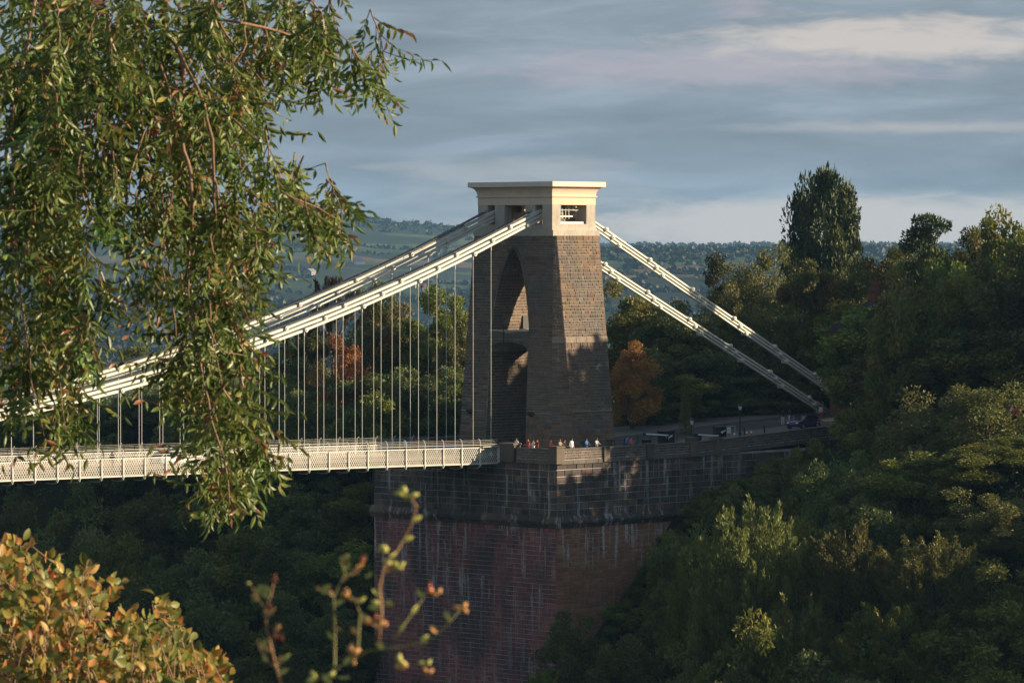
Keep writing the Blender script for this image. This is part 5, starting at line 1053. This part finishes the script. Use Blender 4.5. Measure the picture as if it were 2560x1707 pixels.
bl = MB(); bl.tube([(0, 0, 0), (0, 0, .85), (0, 0, .95), (0, 0, 1.0)], [.075, .07, .085, .03], 8); blm = bl.mesh('bollard'); blm.materials.append(M['iron'])
for (u, lab) in ((1560, 'black bollard nearest the tower'), (1588, 'black bollard second from the tower'), (1861, 'black bollard right of the taller street lamp'), (1911, 'black bollard furthest along the road')):
    X = float(on_y(u, 1095, -9.4)[0]); o = bpy.data.objects.new('bollard', blm); COL.objects.link(o); o.location = (X, -9.4, float(road_z(X)) + .12); tag(o, lab, 'bollard', 'bollards by the approach road')

# ---------------------------------------------------------------- foreground: drooping ash, autumn bush, rose stems
M['ash_leaf'] = leafmat('ash_leaf', [(0.0, (0.055, 0.105, 0.026)), (0.4, (0.12, 0.20, 0.044)), (0.75, (0.205, 0.275, 0.062)), (0.9, (0.32, 0.29, 0.075)), (1.0, (0.32, 0.17, 0.07))], trans=0.3, rough=0.42, objvar=0.2)
M['bush_leaf'] = leafmat('bush_leaf', [(0.0, (0.102, 0.138, 0.032)), (0.3, (0.189, 0.203, 0.043)), (0.5, (0.348, 0.275, 0.065)), (0.7, (0.493, 0.275, 0.065)), (0.86, (0.493, 0.189, 0.051)), (0.95, (0.232, 0.087, 0.036)), (1.0, (0.609, 0.406, 0.145))], trans=0.32, rough=0.45, objvar=0.2)
q = MT('twig_bark'); M['twig'] = q.done(q.ramp(q.noise(60, 4), [(0.3, (0.16, 0.095, 0.06)), (0.7, (0.32, 0.21, 0.13))]), 0.8, 0.2)
M['green_stem'] = plain('rose_stem', (0.26, 0.24, 0.09), 0.6, 0.3, var=0.3, scale=20); M['brown_stem'] = plain('rose_stem_brown', (0.34, 0.20, 0.10), 0.6, 0.3, var=0.3, scale=20); M['hip'] = plain('rose_hip', (0.55, 0.14, 0.05), 0.3, 0.5, var=0.2, scale=30); M['bud'] = plain('young_leaf', (0.48, 0.46, 0.12), 0.5, 0.3, var=0.2, scale=30); M['bud_orange'] = plain('orange_leaf', (0.66, 0.34, 0.12), 0.5, 0.3, var=0.2, scale=30)
CF = np.stack([RT, UP, -AX], 1)                       # columns: right, up, towards the viewer
def leaflet(base, axis, nrm_, L, Wd, bend):
    sd = np.cross(axis, nrm_); sd /= np.linalg.norm(sd) + 1e-9; n_ = np.cross(sd, axis)
    m1 = base + axis * L * .35 - n_ * bend * L * .04; m2 = base + axis * L * .7 - n_ * bend * L * .16; tip = base + axis * L - n_ * bend * L * .38; up_ = n_ * Wd * .22
    return [base, m1, m2, tip, m1 + sd * Wd * .5 + up_, m2 + sd * Wd * .38 + up_, m1 - sd * Wd * .5 + up_, m2 - sd * Wd * .38 + up_]
LF_T = [(0, 1, 4), (0, 6, 1)]; LF_Q = [(1, 2, 5, 4), (1, 6, 7, 2)]; LF_T2 = [(2, 3, 5), (2, 7, 3)]
def compound(seed):
    r_ = np.random.default_rng(seed); V = []; T3 = []; T4 = []; rv3 = []; rv4 = []; L = r_.uniform(.15, .22); npair = r_.integers(4, 6); cx_ = r_.normal() * .05
    def spine(t): return np.array([cx_ * t * t * 3, 0.02 * t, -L * t])
    for k_ in range(npair * 2 + 1):
        if k_ == npair * 2: t, a_ = 1.0, 0.0
        else: t = .28 + .68 * (k_ // 2) / (npair - .4); a_ = (1 if k_ % 2 else -1) * r_.uniform(.75, 1.15)
        ax = np.array([math.sin(a_), r_.normal() * .25, -math.cos(a_) - .25]); ax /= np.linalg.norm(ax); nn = np.array([r_.normal() * .35, 1.0, r_.normal() * .35 + .3]); nn /= np.linalg.norm(nn)
        vs = leaflet(spine(t), ax, nn, r_.uniform(.046, .084), r_.uniform(.016, .024), r_.uniform(-.2, 1.3)); b = len(V); V += vs; rr = min(1, max(0, r_.uniform(0, .75) + (r_.random() < .10) * .3))
        for f_ in LF_T + LF_T2: T3.append([b + i for i in f_]); rv3.append(rr)
        for f_ in LF_Q: T4.append([b + i for i in f_]); rv4.append(rr)
    b = len(V)                                          # rachis
    for t in (0, .5, 1.0):
        p = spine(t); w = .0022 * (1.3 - t)
        V += [p + np.array([w, 0, 0]), p + np.array([-w, w, 0]), p + np.array([-w, -w, 0])]
    for i in range(2):
        for j in range(3): T4.append([b + i * 3 + j, b + i * 3 + (j + 1) % 3, b + i * 3 + 3 + (j + 1) % 3, b + i * 3 + 3 + j]); rv4.append(.95)
    return np.array(V), np.array(T4), np.array(T3), np.array(rv4), np.array(rv3)
CL = [compound(s) for s in range(14)]
CLM = []
for (V, T4, T3, r4, r3) in CL:
    me = np_mesh('leaf', V, T4, T3, rnd=np.concatenate([r4, r3])); me.materials.append(M['ash_leaf']); CLM.append(me)
def rot_axis(axis, a_): return np.array(Matrix.Rotation(a_, 3, Vector(axis)))
rng = np.random.default_rng(33)
ash = empty('ash_tree', tuple(at(-500, 700, 22))); ash.location = (0, 0, 0); tag(ash, 'green drooping ash branches hanging across the upper left foreground', 'tree')
DA = 21.0
blobs = [(90, 110, 210, 190, 1), (330, 90, 220, 150, 1), (560, 90, 190, 120, .9), (760, 80, 130, 100, .85), (880, 140, 95, 75, .8), (945, 195, 55, 55, .8), (800, 240, 60, 40, .5), (700, 200, 60, 40, .45), (300, 290, 250, 160, .95), (90, 340, 170, 190, 1), (520, 300, 170, 130, .9), (630, 370, 90, 100, .9), (120, 540, 150, 150, 1), (330, 500, 160, 110, .6), (540, 480, 140, 110, .8), (660, 470, 80, 70, .9), (745, 520, 60, 40, .8), (800, 545, 55, 45, .8), (790, 590, 40, 25, .6), (850, 562, 20, 14, .6), (70, 690, 120, 140, 1), (190, 770, 65, 90, .9), (60, 870, 95, 130, 1), (160, 930, 70, 110, .85), (110, 1050, 75, 80, .9), (165, 1120, 45, 55, .9), (410, 620, 60, 60, .6), (240, 600, 70, 60, .5), (600, 620, 80, 90, .8), (635, 720, 50, 55, .75), (430, 765, 75, 45, .8), (560, 790, 100, 80, .9), (500, 890, 80, 100, .95), (580, 920, 65, 90, .95), (540, 1030, 90, 100, 1), (600, 1060, 65, 80, 1), (615, 1160, 75, 60, 1), (560, 1180, 50, 60, .6), (575, 1262, 55, 50, .75), (578, 1300, 25, 22, .8), (640, 1180, 50, 60, .9), (540, 1290, 40, 45, .7), (600, 1120, 80, 70, .9), (470, 1010, 50, 60, .7), (760, 500, 40, 30, .8), (820, 590, 35, 35, .8), (640, 600, 60, 60, .7), (500, 700, 70, 40, .4)]
leaves = []; TW = []
for (cx_, cy_, rx, ry, dn) in blobs:                    # hanging twigs with leaves set along them
    sh_ = -50 * min(1, max(0, (cy_ - 780) / 150)) - 48
    for _ in range(max(2, int(math.pi * rx * ry * dn / 5000))):
        a_ = rng.uniform(0, 6.283); t = rng.uniform(0, 1) ** .5; u = cx_ + rx * t * math.cos(a_) - 28 * max(0, min(1, (cx_ - 500) / 200)); v = cy_ + ry * t * math.sin(a_) + sh_ - 60; d = DA + rng.normal() * .8; n_ = int(rng.integers(5, 11)); dx = rng.normal() * 5 + (u - 330) * .001; pts_ = []
        for k_ in range(n_):
            pts_.append(at(u, v, d))
            e_ = math.hypot((u - cx_) / (rx * 1.12), (v - sh_ - cy_) / (ry * 1.12 + 12))
            if e_ > 1.0 and (v > cy_ + sh_ or u > cx_ + rx * .8): break
            if rng.random() < .93 and u > -60 and v > -80: leaves.append((u, v, d, (1 if k_ % 2 else -1) * rng.uniform(.1, .75)))
            if rng.random() < .35: leaves.append((u, v, d, rng.normal() * .5))
            u += dx + rng.normal() * 4; v += rng.uniform(14, 24); dx += rng.normal() * 1.5
        if len(pts_) > 2: TW.append(pts_)
def leaf_matrix(u, v, d, ang):
    p = at(u, v, d); R_ = CF @ rot_axis((0, 0, 1), ang) @ np.array([[1, 0, 0], [0, 0, 1], [0, -1, 0]]) @ rot_axis((0, 0, 1), rng.uniform(-1.3, 1.3)) @ rot_axis((1, 0, 0), rng.normal() * .3)
    return p, R_ * rng.uniform(.85, 1.15)
# local leaf frame: hangs along -Z; turn so -Z follows image down
order = rng.permutation(len(leaves)); SV = []; S4 = []; S3 = []; sr4 = []; sr3 = []; off = 0
for n_, idx in enumerate(order):
    u, v, d, ang = leaves[idx]; p, R_ = leaf_matrix(u, v, d, ang); k_ = int(rng.integers(0, len(CL)))
    if n_ < 300:
        o = bpy.data.objects.new('leaf', CLM[k_]); COL.objects.link(o); o.parent = ash; mm = Matrix(R_.tolist()).to_4x4(); mm.translation = Vector(p); o.matrix_local = mm
    else:
        V, T4, T3, r4, r3 = CL[k_]; sh = rng.uniform(-.3, .35); SV.append(V @ R_.T + p); S4.append(T4 + off); S3.append(T3 + off); sr4.append(np.clip(r4 + sh, 0, 1)); sr3.append(np.clip(r3 + sh, 0, 1)); off += len(V)
me = np_mesh('foliage', np.concatenate(SV), np.concatenate(S4), np.concatenate(S3), rnd=np.concatenate(sr4 + sr3)); me.materials.append(M['ash_leaf']); tag(link('foliage', me, None, ash), None, None, None, 'stuff')
mb = MB()
for t in TW: mb.tube(t, list(np.linspace(.0042, .0018, len(t))), 4, cap=False)
me = mb.mesh('twigs', True, fix=False); me.materials.append(M['twig']); tag(link('twigs', me, None, ash), None, None, None, 'stuff')
stems = [([(406, -20), (412, 67), (451, 130), (460, 180), (445, 270), (461, 380), (478, 430), (480, 500), (478, 542), (473, 612), (466, 696), (469, 766), (486, 850), (505, 950), (530, 1050), (560, 1150), (575, 1260)], .014),
 ([(450, 130), (490, 220), (518, 300), (531, 400), (531, 500), (541, 570), (525, 626), (523, 696), (537, 724), (525, 752), (530, 860), (555, 960)], .010), ([(470, 410), (440, 460), (416, 500), (408, 570), (409, 618), (398, 654), (416, 719), (425, 760)], .008), ([(409, 618), (420, 660), (430, 690), (455, 705)], .006), ([(540, 480), (562, 573), (573, 626), (576, 682), (590, 740)], .007), ([(480, 500), (492, 560), (480, 640), (472, 700), (478, 760)], .009), ([(500, 480), (510, 560), (500, 640), (498, 720), (510, 800)], .007),
 ([(326, -20), (339, 67), (357, 112), (393, 156), (420, 220), (430, 300)], .014), ([(513, -20), (536, 27), (545, 49), (625, 62), (700, 80), (780, 110), (860, 150)], .011), ([(545, 49), (552, 66), (600, 130), (629, 174), (665, 228), (710, 250), (760, 262)], .007), ([(518, 223), (531, 268), (585, 300), (640, 350), (660, 420), (720, 490), (800, 540)], .008), ([(268, -20), (250, 90), (241, 200), (250, 320), (230, 430)], .008), ([(90, -20), (70, 120), (40, 230), (30, 330)], .010), ([(200, 120), (215, 260), (205, 380), (210, 470), (240, 560)], .009), ([(205, 380), (190, 500), (200, 560), (215, 620)], .006), ([(330, 180), (345, 260), (360, 330), (330, 420), (325, 480), (380, 520), (400, 560)], .007), ([(20, 300), (35, 420), (25, 560), (40, 700), (60, 800), (70, 900), (90, 1000), (110, 1090)], .009), ([(120, 420), (130, 560), (120, 700), (140, 820), (150, 950), (165, 1080)], .007), ([(600, -20), (612, 40), (618, 110), (590, 160)], .008), ([(290, 420), (300, 520), (340, 580), (370, 600)], .006), ([(430, 760), (440, 840), (420, 880), (400, 920)], .005), ([(510, 800), (540, 860), (560, 880), (620, 890)], .005), ([(700, 480), (745, 500), (800, 520), (860, 556)], .005)]
for (pts, r0) in stems:
    P = [at(u + rng.normal() * 2, v, DA - .75 + math.sin(i * .7 + r0 * 900) * .3) for i, (u, v) in enumerate(pts)]; fine = []
    for i in range(len(P) - 1):
        for t in (0, .5): w = (P[i] * (1 - t) + P[i + 1] * t) + (RT * rng.normal() * .006 if t else 0); fine.append(w)
    fine.append(P[-1]); rad = np.linspace(r0, r0 * .3, len(fine)); mb = MB(); mb.tube(fine, list(rad), 6); mb.build('branch', M['twig'], ash, True)
# autumn bush, lower left
bush = empty('autumn_bush', (0, 0, 0)); tag(bush, 'autumn bush with yellow, orange and green leaves in the lower left corner', 'bush')
DB = 16.0; r_ = np.random.default_rng(4); OV = []
for s in range(8):
    L = .050; Wd = .029; n_ = 5; V = []
    for i in range(n_ + 1):
        t = i / n_; w = Wd * .5 * math.sin(math.pi * min(1, t * .94 + .03)) ** .75; bz = -.35 * L * t * t * (s % 3 - .6); V += [(-w, w * .35 + bz, L * t), (0, bz, L * t), (w, w * .35 + bz, L * t)]
    f_ = []
    for i in range(n_): f_ += [(3 * i, 3 * i + 1, 3 * i + 4, 3 * i + 3), (3 * i + 1, 3 * i + 2, 3 * i + 5, 3 * i + 4)]
    OV.append((np.array(V), np.array(f_)))
OVM = []
for j in range(24):
    V, f_ = OV[j % 8]; me = np_mesh('leaf', V, f_, rnd=np.full(len(f_), r_.random()), smooth=True); me.materials.append(M['bush_leaf']); OVM.append(me)
bb = [(50, 1600, 170, 190, 1), (20, 1430, 70, 75, 1), (170, 1475, 75, 60, 1), (255, 1480, 40, 32, .8), (200, 1610, 190, 110, 1), (380, 1630, 110, 90, 1), (405, 1548, 42, 48, .9), (480, 1670, 85, 50, 1), (545, 1695, 35, 25, .9), (110, 1520, 130, 80, 1), (300, 1690, 260, 60, 1), (215, 1440, 22, 30, .6), (290, 1470, 18, 26, .6), (60, 1375, 26, 30, .6), (15, 1362, 20, 22, .6), (395, 1500, 16, 26, .6), (350, 1560, 25, 30, .5), (450, 1600, 30, 26, .5), (560, 1668, 20, 20, .5), (130, 1415, 24, 26, .5)]
L_ = []
for (cx_, cy_, rx, ry, dn) in bb:
    for _ in range(int(math.pi * rx * ry * dn / 140)):
        a_ = rng.uniform(0, 6.283); t = rng.uniform(0, 1) ** .5; u = cx_ + rx * t * math.cos(a_); v = cy_ + ry * t * math.sin(a_)
        if -40 < u and v < 1760: L_.append((u, v, DB + rng.normal() * .5))
SV = []; S4 = []; sr4 = []; off = 0; mbt = MB()
for n_, idx in enumerate(rng.permutation(len(L_))):
    u, v, d = L_[idx]; p = at(u, v, d); ax = unit(rng.normal(size=3) + np.array([0.1, .55, .1])); nn = unit(rng.normal(size=3) * .8 + np.array([.35, .3, .7])); sd = unit(np.cross(nn, ax)); nn = np.cross(ax, sd); R_ = CF @ np.stack([sd, nn, ax], 1) * rng.uniform(.75, 1.2); k_ = int(rng.integers(0, 24))
    if n_ < 300:
        o = bpy.data.objects.new('leaf', OVM[k_]); COL.objects.link(o); o.parent = bush; mm = Matrix(R_.tolist()).to_4x4(); mm.translation = Vector(p); o.matrix_local = mm
    else:
        V, f_ = OV[k_ % 8]; SV.append(V @ R_.T + p); S4.append(f_ + off); green = max(0, 1 - math.hypot((u - 400) / 130, (v - 1600) / 110)) * .8; sr4.append(np.full(len(f_), min(1, max(0, (rng.beta(1.5, 1.9)) * (1 - green * .8))))); off += len(V)
    if rng.random() < .2: mbt.tube([p, p - UP * rng.uniform(.05, .2) + RT * rng.normal() * .05], [.002, .003], 3, cap=False)
me = np_mesh('foliage', np.concatenate(SV), np.concatenate(S4), rnd=np.concatenate(sr4), smooth=True); me.materials.append(M['bush_leaf']); tag(link('foliage', me, None, bush), None, None, None, 'stuff')
me = mbt.mesh('twigs', True, fix=False); me.materials.append(M['twig']); tag(link('twigs', me, None, bush), None, None, None, 'stuff')
for (pts, r0) in [([(-20, 1740), (40, 1640), (90, 1580), (150, 1500)], .006), ([(150, 1760), (220, 1640), (250, 1560), (262, 1470)], .005), ([(330, 1760), (390, 1650), (405, 1560)], .005), ([(20, 1700), (10, 1560), (25, 1420)], .005), ([(400, 1760), (470, 1690), (540, 1680)], .004)]:
    mb = MB(); mb.tube([at(u, v, DB + .1) for u, v in pts], list(np.linspace(r0, r0 * .4, len(pts))), 6); mb.build('stem', M['twig'], bush, True)
# out of focus rose stems close to the camera
DR = 5.4; RS = 0.85
def bud(mb, u, v, r, sc=(1, 1, 1.3)): p = at(u, v, DR); mb.sphere(p, r, 8, sc)
def rose(label, lines, buds, mat):
    o = empty('rose_stem', (0, 0, 0)); tag(o, label, 'stem', 'blurred rose stems close to the camera')
    for (pts, r0) in lines:                            # small side leaves along the stem
        for i in range(len(pts) - 1):
            t_ = rng.uniform(.2, .8); uu = pts[i][0] * (1 - t_) + pts[i + 1][0] * t_; vv = pts[i][1] * (1 - t_) + pts[i + 1][1] * t_; a_ = rng.choice([-1, 1]) * rng.uniform(.5, 1.2); p = at(uu, vv, DR); ax = unit(RT * math.sin(a_) + UP * math.cos(a_)); mb = MB(); mb.add(leaflet(p, ax, unit(-AX + RT * rng.normal() * .5), .016, .008, .6), LF_T + LF_Q + LF_T2); mb.build('leaf', M['bud' if rng.random() < .5 else 'bud_orange'], o)
    for (pts, r0) in lines: mb = MB(); mb.tube([at(u, v, DR + .02 * math.sin(u)) for u, v in pts], list(np.linspace(r0 * RS * .5, r0 * RS * .22, len(pts))), 7); mb.build('stem', M[mat], o, True)
    for (u, v, r, kind) in buds:
        p = at(u, v, DR); mb = MB()
        if kind == 'hip': mb.sphere(p, r * RS * .62, 8, (1, 1, 1.3)); mb.tube([p, p + UP * r * RS * 1.5], [r * RS * .3, r * RS * .1], 5); mb.build('rose_hip', M['hip'], o, True)
        else:                                          # young leaf still half folded
            for j in range(2): a_ = rng.uniform(-.5, 3.6); dd = RT * math.cos(a_) + UP * math.sin(a_) * .8; mb.tube([p, p + dd * r * RS * .7, p + dd * r * RS * 1.6], [r * RS * .25, r * RS * .55, r * RS * .08], 7)
            mb.build('leaf', M['bud' if kind == 'leaf' else 'bud_orange'], o, True)
rose('blurred brown rose stem with forked tip, leftmost of the close stems', [([(710, 1740), (686, 1649), (666, 1567), (663, 1521), (638, 1486), (630, 1465)], .0042), ([(663, 1521), (678, 1486), (686, 1455)], .003), ([(645, 1600), (660, 1650), (690, 1665), (712, 1645)], .0022)], [(628, 1462, .006, 'leaf'), (654, 1468, .005, 'leaf'), (688, 1450, .007, 'hip'), (640, 1490, .005, 'orange'), (690, 1590, .008, 'hip'), (700, 1570, .007, 'orange'), (705, 1595, .006, 'hip'), (675, 1515, .005, 'hip'), (700, 1650, .006, 'orange')], 'brown_stem')
rose('blurred green rose stem with buds, second of the close stems', [([(815, 1740), (837, 1659), (837, 1567), (834, 1491), (862, 1435), (888, 1435)], .0036), ([(834, 1491), (815, 1478), (798, 1474)], .003), ([(862, 1435), (856, 1412), (850, 1400)], .0025), ([(880, 1434), (895, 1415), (905, 1402)], .0025)], [(849, 1396, .006, 'leaf'), (873, 1396, .006, 'leaf'), (906, 1398, .006, 'hip'), (898, 1434, .008, 'orange'), (926, 1440, .006, 'leaf'), (798, 1474, .005, 'orange'), (826, 1482, .006, 'hip'), (842, 1572, .005, 'orange')], 'green_stem')
rose('blurred orange tipped rose stem, third of the close stems', [([(880, 1660), (895, 1618), (900, 1531), (885, 1496), (868, 1484)], .004)], [(872, 1484, .009, 'orange'), (884, 1498, .006, 'orange'), (876, 1632, .012, 'orange'), (882, 1662, .008, 'orange')], 'green_stem')
rose('tallest blurred rose stem curling over at its tip in front of the abutment', [([(946, 1608), (954, 1527), (949, 1465), (959, 1419), (995, 1373), (1026, 1317), (1041, 1266), (1030, 1245), (1012, 1234)], .0046), ([(946, 1570), (930, 1560), (915, 1548)], .003)], [(1010, 1234, .010, 'leaf'), (1026, 1240, .009, 'leaf'), (970, 1374, .011, 'leaf'), (980, 1412, .012, 'leaf'), (995, 1416, .009, 'leaf'), (950, 1516, .012, 'leaf'), (965, 1512, .008, 'leaf'), (928, 1556, .010, 'orange'), (940, 1546, .007, 'hip'), (960, 1565, .006, 'orange')], 'brown_stem')
rose('low blurred rose stem running across the bottom towards the right', [([(775, 1710), (830, 1680), (868, 1654), (920, 1625), (985, 1619), (1070, 1603), (1110, 1570), (1148, 1527)], .0036), ([(985, 1600), (1010, 1560), (1040, 1520), (1068, 1482)], .003)], [(1075, 1476, .009, 'hip'), (1095, 1484, .008, 'orange'), (1155, 1520, .009, 'orange'), (1168, 1532, .007, 'orange'), (995, 1654, .011, 'leaf'), (1018, 1668, .009, 'orange'), (995, 1672, .007, 'orange'), (1064, 1662, .009, 'leaf'), (1068, 1682, .008, 'orange'), (790, 1695, .011, 'leaf'), (820, 1690, .009, 'leaf'), (860, 1695, .006, 'leaf')], 'green_stem')

# ---------------------------------------------------------------- air
HZM = bpy.data.materials.new('haze_air'); HZM.use_nodes = True; t_ = HZM.node_tree; t_.nodes.clear(); ho = N(t_, 'ShaderNodeOutputMaterial'); pv = N(t_, 'ShaderNodeVolumePrincipled')
pv.inputs['Color'].default_value = (0.30, 0.62, 1.0, 1); pv.inputs['Density'].default_value = 4.2e-5; pv.inputs['Anisotropy'].default_value = 0.1; t_.links.new(pv.outputs[0], ho.inputs['Volume'])
mb = MB(); mb.box(-8950, 8950, -8950, 8950, -640, 130); hz = mb.build('haze', HZM); hz.location = (CAM[0], CAM[1], 0); hz.rotation_euler = (0, 0, YAW); tag(hz, 'thin blue air between the camera and the far hills', None, None, 'stuff')
